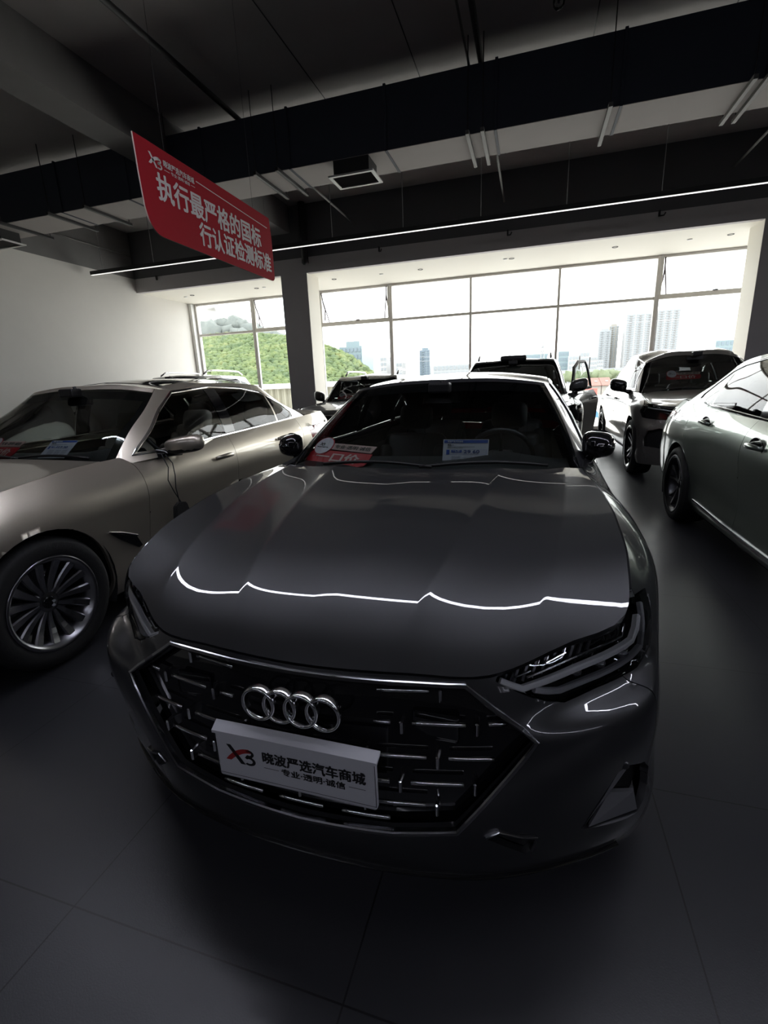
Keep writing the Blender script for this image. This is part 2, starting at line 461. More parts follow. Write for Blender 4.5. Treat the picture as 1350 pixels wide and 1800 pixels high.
# ---- pipes and conduits
def pipe(name, pts, r, m, label, hang=()):
    bm = NB(); tube(bm, pts, r, 10); o = thing(name, label, 'pipe', pts[0])
    p0 = Vector(pts[0])
    for v in bm.verts: v.co -= p0
    obj('tube', bm, m, o, True)
    for h in hang:
        bm = NB(); h0 = Vector(h) - p0; tube(bm, [h0, h0 + Vector((0, 0, 5.235 - h[2]))], .012, 6); box(bm, h0 + Vector((0, 0, 5.238 - h[2])), (.16, .06, .02)); obj('bracket', bm, M_BLKM, o)
    return o
pipe('ceiling_pipe', [(-4.13, -6, 5.1), (-4.13, 7.3, 5.1)], .035, M_BLKM, 'black ceiling pipe running back above the red banner')
pipe('ceiling_pipe', [(-.73, -6, 5.1), (-.73, 7.3, 5.1)], .035, M_BLKM, 'black ceiling pipe near the top centre of the photo')
pipe('ceiling_pipe', [(-.88, -6, 5.12), (-.88, 7.3, 5.12)], .014, M_GALV, 'thin grey pipe running beside the top centre black pipe')
for x, lb in ((-3.72, 'thin pale conduit behind the duct, left of the air outlet'), (-.63, 'thin pale conduit behind the duct near the ceiling middle'), (3.15, 'thin pale conduit behind the duct at the right edge'), (-9.66, 'thin pale conduit behind the duct along the left wall')):
    pipe('conduit', [(x, 7.6, 4.7), (x, 10.6, 4.7)], .018, M_GALV, lb, [(x + .12, 8.6, 4.72)])
bm = NB(); tube(bm, [(0, 0, 1.22), (0, 0, .1)], .075, 16); lathe(bm, [(.075, .1), (.078, .04), (.05, 0), (.0005, -.01)], 16, 'Z')
o = obj('drain_pipe', bm, M_BLKM, None, True); o.location = (-4.9, 10.55, 4.02); tag(o, 'short black pipe end hanging in front of the dark pillar top', 'pipe')
for k, (x, lb) in enumerate(((-9.0, 'small black bracket under the lamp near the left wall'), (-6.3, 'small black bracket on the lintel behind the banner'), (-3.2, 'small black bracket on the lintel right of the pillar'), (-.55, 'small black bracket on the lintel over the middle panes'), (2.1, 'small black bracket on the lintel at the right'))):
    bm = NB(); box(bm, (0, 0, 0), (.03, .05, .10), .005); tube(bm, [(0, -.02, -.05), (.06, -.08, -.06), (.08, -.10, -.02)], .012, 6)
    o = obj('bracket', bm, M_BLKM); o.location = (x, 10.63, 4.16); tag(o, lb, 'bracket', 'small lintel brackets')
# glass bulb of a ceiling fitting
b_ = thing('ceiling_bulb', 'clear round bulb fitting at the top edge of the photo', 'light', (.12, 6.15, 4.93))
bm = NB(); lathe(bm, [(.0005, .0), (.03, .004), (.055, .03), (.06, .07), (.045, .11), (.035, .13)], 20, 'Z'); obj('bulb', bm, glass_mat('clear_bulb', (.9, .9, .88), 1.5), b_, True)
bm = NB(); lathe(bm, [(.0005, .05), (.012, .05), (.02, .11), (.045, .12), (.05, .18), (.03, .19), (.03, .33)], 20, 'Z'); obj('holder', bm, M_BLKM, b_, True)
# ================================================================== car body kit
def herm(k, P, t):
    """cubic through P (n,...) at knots k, evaluated at t (array)"""
    k = np.asarray(k, float); n = len(k); P = np.asarray(P, float)
    d = np.zeros_like(P)
    s = (P[1:] - P[:-1]) / (k[1:] - k[:-1]).reshape((-1,) + (1,) * (P.ndim - 1))
    h = k[1:] - k[:-1]
    for i in range(1, n - 1):
        d[i] = (s[i - 1] * h[i] + s[i] * h[i - 1]) / (h[i - 1] + h[i])
    d[0] = s[0] * 1.5 - d[1] * .5 if n > 2 else s[0]
    d[-1] = s[-1] * 1.5 - d[-2] * .5 if n > 2 else s[-1]
    t = np.asarray(t, float)
    i = np.clip(np.searchsorted(k, t, side='right') - 1, 0, n - 2)
    hh = k[i + 1] - k[i]; u = (t - k[i]) / hh
    sh = (-1,) + (1,) * (P.ndim - 1)
    u = u.reshape(sh); hh = hh.reshape(sh)
    return ((2 * u**3 - 3 * u**2 + 1) * P[i] + (u**3 - 2 * u**2 + u) * hh * d[i]
            + (-2 * u**3 + 3 * u**2) * P[i + 1] + (u**3 - u**2) * hh * d[i + 1])

def loft(st, ns, nv, sym=(True, True)):
    """st: (stations, levels, 3) array -> dense grid and the station interval of every column"""
    st = np.asarray(st, float); fl = np.array([-1, 1, 1.0])
    ext = st; off = 0
    if sym[0]: ext = np.concatenate([(st[1] * fl)[None], ext]); off = 1
    if sym[1]: ext = np.concatenate([ext, (st[-2] * fl)[None]])
    k = np.r_[0, np.cumsum(np.linalg.norm(ext[1:] - ext[:-1], axis=2).mean(1) + 1e-4)]
    ts = []; iv = []
    n = len(st)
    for i in range(n - 1):
        c = ns[i] if isinstance(ns, (list, tuple)) else ns
        for j in range(c):
            ts.append(k[off + i] + (k[off + i + 1] - k[off + i]) * j / c); iv.append(i)
    ts.append(k[off + n - 1]); iv.append(n - 2)
    G = herm(k, ext, np.array(ts))
    kv = np.r_[0, np.cumsum(np.linalg.norm(st[:, 1:] - st[:, :-1], axis=2).mean(0) + 1e-4)]
    tv = []
    for i in range(len(kv) - 1):
        c = nv[i] if isinstance(nv, (list, tuple)) else nv
        tv += [kv[i] + (kv[i + 1] - kv[i]) * j / c for j in range(c)]
    tv.append(kv[-1])
    G = herm(kv, G.transpose(1, 0, 2), np.array(tv)).transpose(1, 0, 2)
    return G, iv

def grid_bm(G, iv=None):
    """bmesh from a (ns, nv, 3) grid with the interval stored on faces"""
    bm = bmesh.new(); L = bm.faces.layers.int.new('st'); LV = bm.faces.layers.int.new('lv')
    ns, nv = G.shape[:2]
    vs = [[bm.verts.new(G[i, j]) for j in range(nv)] for i in range(ns)]
    for i in range(ns - 1):
        for j in range(nv - 1):
            q = [vs[i][j], vs[i + 1][j], vs[i + 1][j + 1], vs[i][j + 1]]
            f = bm.faces.new(q)
            f[L] = iv[i] if iv else 0; f[LV] = j
    bmesh.ops.remove_doubles(bm, verts=bm.verts[:], dist=1e-5)
    return bm

AX = {'yz': (1, 2), 'xz': (0, 2), 'xy': (0, 1)}
def cut(bm, poly, axes, cond=None, closed=True):
    a, b = AX[axes]; n = len(poly)
    for i in range(n if closed else n - 1):
        p, q = poly[i], poly[(i + 1) % n]
        lo = (min(p[0], q[0]) - 1e-4, min(p[1], q[1]) - 1e-4); hi = (max(p[0], q[0]) + 1e-4, max(p[1], q[1]) + 1e-4)
        fs = []
        for f in bm.faces:
            A = [v.co[a] for v in f.verts]; Bb = [v.co[b] for v in f.verts]
            if max(A) < lo[0] or min(A) > hi[0] or max(Bb) < lo[1] or min(Bb) > hi[1]: continue
            if cond and not cond(f.calc_center_median()): continue
            fs.append(f)
        if not fs: continue
        no = [0, 0, 0]; no[a] = q[1] - p[1]; no[b] = -(q[0] - p[0])
        co = [0, 0, 0]; co[a] = p[0]; co[b] = p[1]
        geom = list({v for f in fs for v in f.verts}) + list({e for f in fs for e in f.edges}) + fs
        bmesh.ops.bisect_plane(bm, geom=geom, dist=1e-5, plane_co=co, plane_no=no)

def inside(poly, x, y):
    r = False; n = len(poly); j = n - 1
    for i in range(n):
        xi, yi = poly[i]; xj, yj = poly[j]
        if (yi > y) != (yj > y) and x < (xj - xi) * (y - yi) / (yj - yi) + xi: r = not r
        j = i
    return r

def faces_of(bm, pred):
    """pick faces -> list of coordinate loops"""
    return [[v.co.copy() for v in f.verts] for f in bm.faces if pred(f)]

def build_bm(loops, mirror=None):
    bm = bmesh.new()
    for lp in loops:
        if mirror in (None, 'C'):
            bm.faces.new([bm.verts.new(c) for c in lp])
        if mirror in ('C', 'L'):
            bm.faces.new([bm.verts.new((-c.x, c.y, c.z)) for c in reversed(lp)])
    bmesh.ops.remove_doubles(bm, verts=bm.verts[:], dist=2e-4)
    bmesh.ops.dissolve_degenerate(bm, dist=1e-5, edges=bm.edges[:])
    return bm

def orient(bm, ref=None):
    bmesh.ops.recalc_face_normals(bm, faces=bm.faces[:])
    bm.normal_update()
    s = 0
    for f in bm.faces:
        c = f.calc_center_median()
        R0 = Vector((0, min(max(c.y, 1.2), 4.0), .65)) if ref is None else Vector(ref)
        s += f.normal.dot((c - R0).normalized()) * f.calc_area()
    if s < 0: bmesh.ops.reverse_faces(bm, faces=bm.faces[:])
    bm.normal_update()

def flange(bm, gap, depth, keep=None):
    """shut line: draw the edge in a little and turn it inwards"""
    be = [e for e in bm.edges if e.is_boundary and (keep is None or keep(e))]
    if not be: return
    acc = {}
    for e in be:
        f = e.link_faces[0]; t = (e.verts[1].co - e.verts[0].co)
        if t.length < 1e-7: continue
        p = f.normal.cross(t).normalized()
        if p.dot(f.calc_center_median() - e.verts[0].co) < 0: p = -p
        for v in e.verts: acc[v] = acc.get(v, Vector()) + p
    nr = {v: v.normal.copy() for v in acc}
    for v, d in acc.items():
        if d.length > 1e-6: v.co += d.normalized() * gap
    src = {tuple(round(x, 6) for x in v.co): n for v, n in nr.items()}
    for e in be: e.smooth = False
    r = bmesh.ops.extrude_edge_only(bm, edges=be)
    for g in r['geom']:
        if isinstance(g, bmesh.types.BMVert):
            n = src.get(tuple(round(x, 6) for x in g.co))
            if n is not None: g.co -= n * depth

def panel(name, loops, m, parent, mirror='C', gap=.002, depth=.014, offset=0.0, smooth=True, keep=None, label=None):
    if not loops: return None
    bm = build_bm(loops, None if mirror == 'R' else mirror)
    orient(bm)
    if offset:
        for v, n in [(v, v.normal.copy()) for v in bm.verts]: v.co += n * offset
        bm.normal_update()
    if depth: flange(bm, gap, depth, keep)
    o = obj(name, bm, m, parent, smooth)
    if label: o['label'] = label
    return o

def bvh_of(bms):
    V = []; Fc = []
    for bm in bms:
        bm.verts.index_update(); o = len(V)
        V += [v.co.copy() for v in bm.verts]; Fc += [[o + v.index for v in f.verts] for f in bm.faces]
    return BVHTree.FromPolygons(V, Fc)

def cast(bv, axis, a, b):
    """point and outward normal on the body seen from the front (x,z), the side (y,z) or above (x,y)"""
    if axis == 'front': o, d = Vector((abs(a), -2, b)), Vector((0, 1, 0))
    elif axis == 'rear': o, d = Vector((abs(a), 9, b)), Vector((0, -1, 0))
    elif axis == 'side': o, d = Vector((2, a, b)), Vector((-1, 0, 0))
    else: o, d = Vector((abs(a), b, 4)), Vector((0, 0, -1))
    h = bv.ray_cast(o, d)
    if h[0] is None: return None, None
    p, n = h[0], h[1]
    if n.dot(d) > 0: n = -n
    if axis in ('front', 'rear', 'top') and a < 0: p = Vector((-p.x, p.y, p.z)); n = Vector((-n.x, n.y, n.z))
    return p, n

def resample(pts, step, closed=False):
    out = []; n = len(pts)
    for i in range(n if closed else n - 1):
        p, q = np.array(pts[i], float), np.array(pts[(i + 1) % n], float)
        c = max(1, int(np.ceil(np.linalg.norm(q - p) / step)))
        out += [tuple(p + (q - p) * j / c) for j in range(c)]
    if not closed: out.append(tuple(pts[-1]))
    return out

def smoothpoly(pts, sub=4, closed=True):
    P = np.array(pts, float); n = len(P)
    if closed:
        E_ = np.concatenate([P[-2:], P, P[:3]]); k = np.r_[0, np.cumsum(np.linalg.norm(E_[1:] - E_[:-1], axis=1))]
        t = np.concatenate([np.linspace(k[2 + i], k[3 + i], sub, endpoint=False) for i in range(n)])
        return [tuple(p) for p in herm(k, E_, t)]
    k = np.r_[0, np.cumsum(np.linalg.norm(P[1:] - P[:-1], axis=1))]
    t = np.concatenate([np.linspace(k[i], k[i + 1], sub, endpoint=False) for i in range(n - 1)] + [[k[-1]]])
    return [tuple(p) for p in herm(k, P, t)]

def strip_on(bv, axis, pts, name, w, t, m, parent, mirror=False, closed=False, step=.04, off=0.0):
    pp = resample(pts, step, closed); P = []; N = []
    for a, b in pp:
        p, n = cast(bv, axis, a, b)
        if p is None: continue
        P.append(p + n * off); N.append(n)
    if len(P) < 2: return None
    bm = NB(); strip(bm, P, N, w, t, closed)
    if mirror:
        for v in bm.verts: v.co.x = -v.co.x
        bmesh.ops.reverse_faces(bm, faces=bm.faces[:])
    return obj(name, bm, m, parent, False)

def coons(c0, c1, d0, d1, nu, nv, qmap=None):
    """patch between centre line c0 and side line c1 (both run a=0..1), front line d0 and rear line d1 (both q=0..1)"""
    def at(c, t):
        c = np.asarray(c, float); k = np.r_[0, np.cumsum(np.linalg.norm(c[1:] - c[:-1], axis=1))]; k /= k[-1]
        return herm(k, c, t)
    a = np.linspace(0, 1, nu) ** 1.0; q = np.asarray(nv, float)
    C0, C1 = at(c0, a), at(c1, a)
    G = np.zeros((nu, len(q), 3))
    for i, ai in enumerate(a):
        qq = qmap(ai, q) if qmap else q
        D0, D1 = at(d0, qq), at(d1, qq)
        for j in range(len(q)):
            t = qq[j]
            S = (1 - t) * C0[i] + t * C1[i]; Tt = (1 - ai) * D0[j] + ai * D1[j]
            Bl = (1 - ai) * ((1 - t) * C0[0] + t * C1[0]) + ai * ((1 - t) * C0[-1] + t * C1[-1])
            G[i, j] = S + Tt - Bl
    return G

# ------------------------------------------------------------------ shared car materials
M_RUB = mat('tyre_rubber', (0.012, 0.012, 0.013), .72, bump=.15, nscale=60)
M_BLK = mat('satin_black_plastic', (0.012, 0.012, 0.013), .38)
M_GLB = mat('gloss_black', (0.006, 0.006, 0.007), .08, coat=.6)
M_MESH = mat('dark_liner', (0.010, 0.010, 0.011), .9)
M_CHR = mat('chrome', (0.82, 0.82, 0.84), .10, 1.0)
M_DCH = mat('dark_chrome', (0.30, 0.30, 0.32), .16, 1.0)
M_ALU = mat('brushed_alloy', (0.42, 0.42, 0.45), .30, 1.0)
M_DAL = mat('dark_alloy', (0.10, 0.10, 0.11), .28, 1.0)
M_GLS = glass_mat('tinted_glass', (0.78, 0.83, 0.81), 1.5)
M_WSG = glass_mat('windscreen_glass', (0.74, 0.80, 0.78), 1.5)
M_LENS = glass_mat('lamp_lens', (0.96, 0.97, 0.98), 1.45)
M_LED = mat('lamp_light_guide', (0.90, 0.90, 0.92), .35, .0, coat=.3)
M_RED = mat('tail_lamp_red', (0.45, 0.015, 0.02), .15, coat=1.0)
M_SEATB = mat('black_leather', (0.014, 0.014, 0.015), .5, bump=.1, nscale=150)
M_SEATW = mat('cream_leather', (0.74, 0.68, 0.60), .5, bump=.1, nscale=150)
M_TRIMB = mat('cabin_trim', (0.016, 0.016, 0.017), .6)
M_DISC = mat('brake_steel', (0.35, 0.35, 0.36), .35, 1.0)
M_WHT = mat('white_print', (0.80, 0.80, 0.80), .5)
M_REDP = mat('red_print', (0.48, 0.012, 0.022), .45)
M_INK = mat('black_print', (0.012, 0.012, 0.014), .5)
M_BLUE = mat('blue_print', (0.03, 0.09, 0.42), .5)

# ------------------------------------------------------------------ wheel
def wheel_meshes(R, rim, width, style, m_rim, m_face):
    """meshes of one wheel, axis X, outer face to +x, centred on the hub"""
    out = {}
    w = width / 2
    bm = NB()
    prof = [(rim - .012, -w + .02), (rim + .008, -w + .004), (R - .055, -w - .006), (R - .018, -w + .006), (R - .003, -w + .035)]
    for i in range(1, 4):
        c = -w + .035 + (width - .07) * i / 4
        prof += [(R - .001, c - .010), (R - .010, c - .006), (R - .010, c + .006), (R - .001, c + .010)]
    prof += [(R - .003, w - .035), (R - .018, w - .006), (R - .035, w + .004), (R - .055, w + .006), (rim + .025, w + .004), (rim + .008, w - .004), (rim - .012, w - .02)]
    lathe(bm, prof, 72)
    bmesh.ops.recalc_face_normals(bm, faces=bm.faces[:])
    out['tire'] = (bm, M_RUB)
    bm = NB()                                                     # barrel and lip
    lathe(bm, [(rim - .03, -w + .02), (rim - .045, -.02), (rim - .03, w - .05), (rim - .014, w - .012), (rim + .004, w - .006), (rim + .011, w - .002), (rim + .004, w + .004), (rim - .008, w + .001), (rim - .018, w - .012)], 72)
    face_x = w - .022
    def spoke(a0, a1, w0, w1, r0, r1, dep=.03, sweep=0.0):
        n = 7; A = []
        for i in range(n):
            t = i / (n - 1); r = r0 + (r1 - r0) * t; a = a0 + (a1 - a0) * t + sweep * math.sin(PI * t)
            hw = (w0 + (w1 - w0) * t) / 2
            fx = face_x - .028 * (1 - t) ** 1.5 - .012 * math.sin(PI * t)
            c = Vector((0, math.cos(a), math.sin(a))) * r; s = Vector((0, -math.sin(a), math.cos(a)))
            A.append([bm.verts.new(c + s * hw * 1.25 + Vector((fx - dep, 0, 0))), bm.verts.new(c + s * hw * 1.05 + Vector((fx - .008, 0, 0))),
                      bm.verts.new(c + s * hw * .72 + Vector((fx, 0, 0))), bm.verts.new(c - s * hw * .72 + Vector((fx, 0, 0))),
                      bm.verts.new(c - s * hw * 1.05 + Vector((fx - .008, 0, 0))), bm.verts.new(c - s * hw * 1.25 + Vector((fx - dep, 0, 0)))])
        for P, Q in zip(A, A[1:]):
            for k in range(5):
                f = bm.faces.new((P[k], P[k + 1], Q[k + 1], Q[k])); f.material_index = 1 if k == 2 else 0
    if style == 'multi':
        for k in range(5):
            b = 2 * PI * k / 5 + .3
            for d0, d1, sw in ((-.38, -.42, -.03), (0, 0, .0), (.38, .42, .03)):
                spoke(b + d0, b + d1, .022, .046, .052, rim - .012, .030, sw)
    elif style == 'double5':
        for k in range(5):
            b = 2 * PI * k / 5 + .5
            spoke(b - .20, b - .13, .030, .026, .055, rim - .012, .035, -.03)
            spoke(b + .20, b + .13, .030, .026, .055, rim - .012, .035, .03)
    elif style == 'double5v':
        for k in range(5):
            b = 2 * PI * k / 5 + .2
            spoke(b - .10, b - .26, .026, .032, .05, rim - .012, .035)
            spoke(b + .10, b + .26, .026, .032, .05, rim - .012, .035)
    lathe(bm, [(.0005, face_x - .030), (.05, face_x - .031), (.070, face_x - .04), (.075, face_x - .07)], 30)
    for k in range(5):
        a = 2 * PI * k / 5 + .3
        vs = lathe(bm, [(.0005, face_x - .034), (.010, face_x - .034), (.011, face_x - .055)], 8)
        for r in vs:
            for v in r: v.co += Vector((0, math.cos(a) * .056, math.sin(a) * .056))
    bmesh.ops.recalc_face_normals(bm, faces=bm.faces[:])
    out['rim'] = (bm, [m_rim, m_face])
    bm = NB(); lathe(bm, [(.0005, face_x - .022), (.026, face_x - .0225), (.033, face_x - .026), (.034, face_x - .04)], 28)
    out['hub_cap'] = (bm, M_GLB)
    bm = NB(); lathe(bm, [(.06, -.012), (.16, -.012), (rim - .065, -.014), (rim - .065, -.038), (.06, -.04)], 48)
    bmesh.ops.recalc_face_normals(bm, faces=bm.faces[:])
    out['brake_disc'] = (bm, M_DISC)
    bm = NB(); box(bm, (-.022, rim * .62, .05), (.075, .10, .17), .02); out['brake_caliper'] = (bm, M_BLK)
    return out

def add_wheels(root, spec):
    R, rim, wd = spec['tyre_r'], spec['rim_r'], spec['tyre_w']
    parts = wheel_meshes(R, rim, wd, spec['style'], spec.get('m_rim', M_ALU), spec.get('m_rimface', M_ALU))
    data = {}
    for n, (bm, m) in parts.items():
        me = bpy.data.meshes.new(n); bm.to_mesh(me); bm.free()
        for mm in (m if isinstance(m, (list, tuple)) else [m]): me.materials.append(mm)
        if n in ('hub_cap',):
            for p in me.polygons: p.use_smooth = True
        data[n] = me
    res = []
    for nm, y in (('front_wheel', spec['yf']), ('rear_wheel', spec['yr'])):
        for s in (1, -1):
            rim_o = link(nm, data['rim'], root)
            rim_o.location = (s * (spec['track'] - wd / 2), y, R)
            rim_o.rotation_euler = (spec.get('spin', 0) + (y * 1.3 + s * .4 if spec.get('spinvar', 1) else 0), 0, 0 if s > 0 else PI)
            for n in ('tire', 'hub_cap', 'brake_disc', 'brake_caliper'):
                c = link(n, data[n], rim_o)
                if n == 'brake_caliper': c.rotation_euler = (-rim_o.rotation_euler[0], 0, 0)
            res.append(rim_o)
    return res

# ------------------------------------------------------------------ cabin
def rbox(bm, c, s, bev, rot=None, seg=3):
    return box(bm, c, s, bev, seg, rot)

def seat(root, x, y, z, m, w=.52, rear=False, lean=.32):
    bm = NB(); rbox(bm, (x, y, z + .10), (w, .52, .18), .07)
    o = obj('seat', bm, m, root, True)
    bm = NB(); R_ = Matrix.Rotation(-lean, 3, 'X')
    rbox(bm, Vector((x, y + .30, z + .46)), (w, .17, .66), .075, R_)
    for s in (-1, 1): rbox(bm, Vector((x + s * w * .43, y + .26, z + .44)), (.10, .20, .50), .045, R_)
    obj('backrest', bm, m, o, True)
    bm = NB()
    rbox(bm, Vector((x, y + .43, z + .90)), (.27, .12, .20), .055, R_)
    for s in (-1, 1): tube(bm, [(x + s * .07, y + .39, z + .72), (x + s * .07, y + .42, z + .86)], .007, 6)
    obj('headrest', bm, m, o, True)
    return o

def cabin(root, sp, G, iv):
    """dashboard, wheel, seats, floor tub, mirror inside the body; sp has y-positions"""
    yc, zb = sp['yc'], sp['zbelt']; ym = sp['seat_y']; wi = sp['xb'] - .10
    zf = sp.get('seat_z', .22)
    bm = NB()                                                     # floor tub and bulkheads
    yr = sp['cab_end']
    sec = [(-wi, zb - .10), (-wi, .30), (wi, .30), (wi, zb - .10)]
    rows = []
    for y in (yc + .12, yc + .5, (yc + yr) / 2, yr - .3, yr):
        rows.append([bm.verts.new((sx, y, z)) for sx, z in sec])
    for A, B in zip(rows, rows[1:]):
        for k in range(3): bm.faces.new((A[k], A[k + 1], B[k + 1], B[k]))
    bm.faces.new(rows[0]); bm.faces.new(rows[-1])
    obj('cabin_tub', bm, M_TRIMB, root)
    bm = NB()                                                     # dashboard: lofted across x
    prof = [(yc + .08, zb - .06), (yc + .25, zb - .035), (yc + .48, zb - .03), (yc + .60, zb - .07), (yc + .60, zb - .16), (yc + .54, zb - .24), (yc + .56, zb - .42)]
    xs = np.linspace(-wi + .01, wi - .01, 15); rows = []
    for x in xs:
        hump = .035 * math.exp(-((x - .37 * sp.get('drv', 1)) / .17) ** 2)
        crv = -.06 * (x / wi) ** 2
        rows.append([bm.verts.new((x, y + crv, z + (hump if 1 <= i <= 3 else 0))) for i, (y, z) in enumerate(prof)])
    for A, B in zip(rows, rows[1:]):
        for k in range(len(prof) - 1): bm.faces.new((A[k], B[k], B[k + 1], A[k + 1]))
    obj('dashboard', bm, M_TRIMB, root, True)
    dx = .37 * sp.get('drv', 1)
    bm = NB(); Rw = Matrix.Rotation(-1.15, 4, 'X')
    pts = [(math.cos(2 * PI * k / 28) * .185, math.sin(2 * PI * k / 28) * .185, 0) for k in range(28)]
    tube(bm, pts, .016, 8, closed=True)
    box(bm, (0, 0, -.01), (.15, .11, .05), .025)
    for a in (0, PI, -PI / 2):
        tube(bm, [(math.cos(a) * .05, math.sin(a) * .05, -.01), (math.cos(a) * .18, math.sin(a) * .18, 0)], .013, 6)
    xform(bm, Matrix.Translation((dx, yc + .72, zb - .07)) @ Rw)
    obj('steering_wheel', bm, M_BLK, root, True)
    for s in (-1, 1): seat(root, s * .37, ym, zf, sp['m_seat'])
    if sp.get('rear_seats', True):
        for s in (-1, 1): seat(root, s * .36, sp['seat2_y'], zf + .03, sp['m_seat'], .56, True)
    bm = NB()
    p = Vector((0, sp['yt'] - .10, sp['zt'] - .105))
    box(bm, p, (.235, .03, .075), .014, 2, (-.1, 0, 0)); tube(bm, [p + Vector((0, -.01, .02)), p + Vector((0, -.03, .10))], .012, 6)
    box(bm, p + Vector((0, -.07, .055)), (.13, .09, .06), .012)
    obj('interior_mirror', bm, M_BLK, root)

def side_mirror(root, sp, side, m_paint, m_low=None):
    """door mirror: shaped shell on an arm; side=+1/-1"""
    x0, y0, z0 = sp['mir']                                        # shell centre
    L, H, D = sp.get('mir_size', (.24, .15, .13))
    bm = NB(); NU, NVv = 20, 12; rows = []
    for i in range(NVv + 1):
        ph = -PI / 2 + PI * i / NVv; row = []
        for k in range(NU):
            a = 2 * PI * k / NU
            cx, cz = math.cos(a), math.sin(a)
            sx = abs(cx) ** .62 * (1 if cx >= 0 else -1); sz = abs(cz) ** .62 * (1 if cz >= 0 else -1)
            r = abs(math.cos(ph)) ** .55; dpt = abs(math.sin(ph)) ** 1.15 * (1 if math.sin(ph) > 0 else -1)
            px = sx * r * L / 2; pz = sz * r * H / 2; py = dpt * D / 2
            if dpt > 0: py = dpt * D * .12
            t = px / L + .5                                         # 0 inboard .. 1 tip
            pz *= (.78 + .30 * t) if pz > 0 else (1.05 - .15 * t)
            pz += .02 * t - sp.get('mir_slope', 0) * t * (1.6 if pz > 0 else .5); py += .05 * t * t - .03
            row.append(bm.verts.new((px, py, pz)))
        rows.append(row)
    for A, B in zip(rows, rows[1:]):
        for k in range(NU):
            f = bm.faces.new((A[k], A[(k + 1) % NU], B[(k + 1) % NU], B[k]))
    bmesh.ops.remove_doubles(bm, verts=bm.verts[:], dist=1e-5)
    for v in bm.verts: v.co = Vector((side * (v.co.x + x0), v.co.y + y0, v.co.z + z0))
    bmesh.ops.recalc_face_normals(bm, faces=bm.faces[:])
    for f in bm.faces:
        c = f.calc_center_median()
        if c.z < z0 - H * .18: f.material_index = 1
    sh = obj('door_mirror', bm, [m_paint, m_low or M_BLK], root, True)
    bm = NB()
    xi, yi, zi = sp['mir_foot']
    P = [Vector((side * xi, yi, zi)), Vector((side * (xi + (x0 - L * .3 - xi) * .5), yi + (y0 - yi) * .5, zi + (z0 - .05 - zi) * .35)), Vector((side * (x0 - L * .22), y0, z0 - H * .32))]
    tube(bm, P, [.045, .034, .04], 10)
    for v in bm.verts: v.co.z = P[1].z + (v.co.z - P[1].z) * .8
    obj('mirror_arm', bm, M_GLB, sh, True)
    bm = NB()
    ring = [(.47 * L * math.cos(a) * 1.0, .40 * H * math.sin(a)) for a in [2 * PI * k / 24 for k in range(24)]]
    bm.faces.new([bm.verts.new((side * (x0 + u * .92), y0 + .012 + .05 * (u / L + .5) ** 2 - .03 + D * .03, z0 + v * .8 + .008)) for u, v in ring])
    obj('mirror_glass', bm, M_DCH, sh)
    return sh

def handle(root, p, n, side, m, kind='bar', ln=.22):
    """pull handle with its recess, along the car"""
    bm = NB()
    P = []
    for i in range(9):
        t = i / 8; P.append(Vector((p.x, p.y + (t - .5) * ln, p.z)) + Vector((n.x, n.y, n.z)) * (.012 + .026 * math.sin(PI * t) ** .6))
    tube(bm, P, [.012 + .004 * math.sin(PI * i / 8) for i in range(9)], 8)
    for v in bm.verts: v.co.z = p.z + (v.co.z - p.z) * 1.15
    if side < 0:
        for v in bm.verts: v.co.x = -v.co.x
        bmesh.ops.reverse_faces(bm, faces=bm.faces[:])
    h = obj('door_handle', bm, m, root, True)
    return h

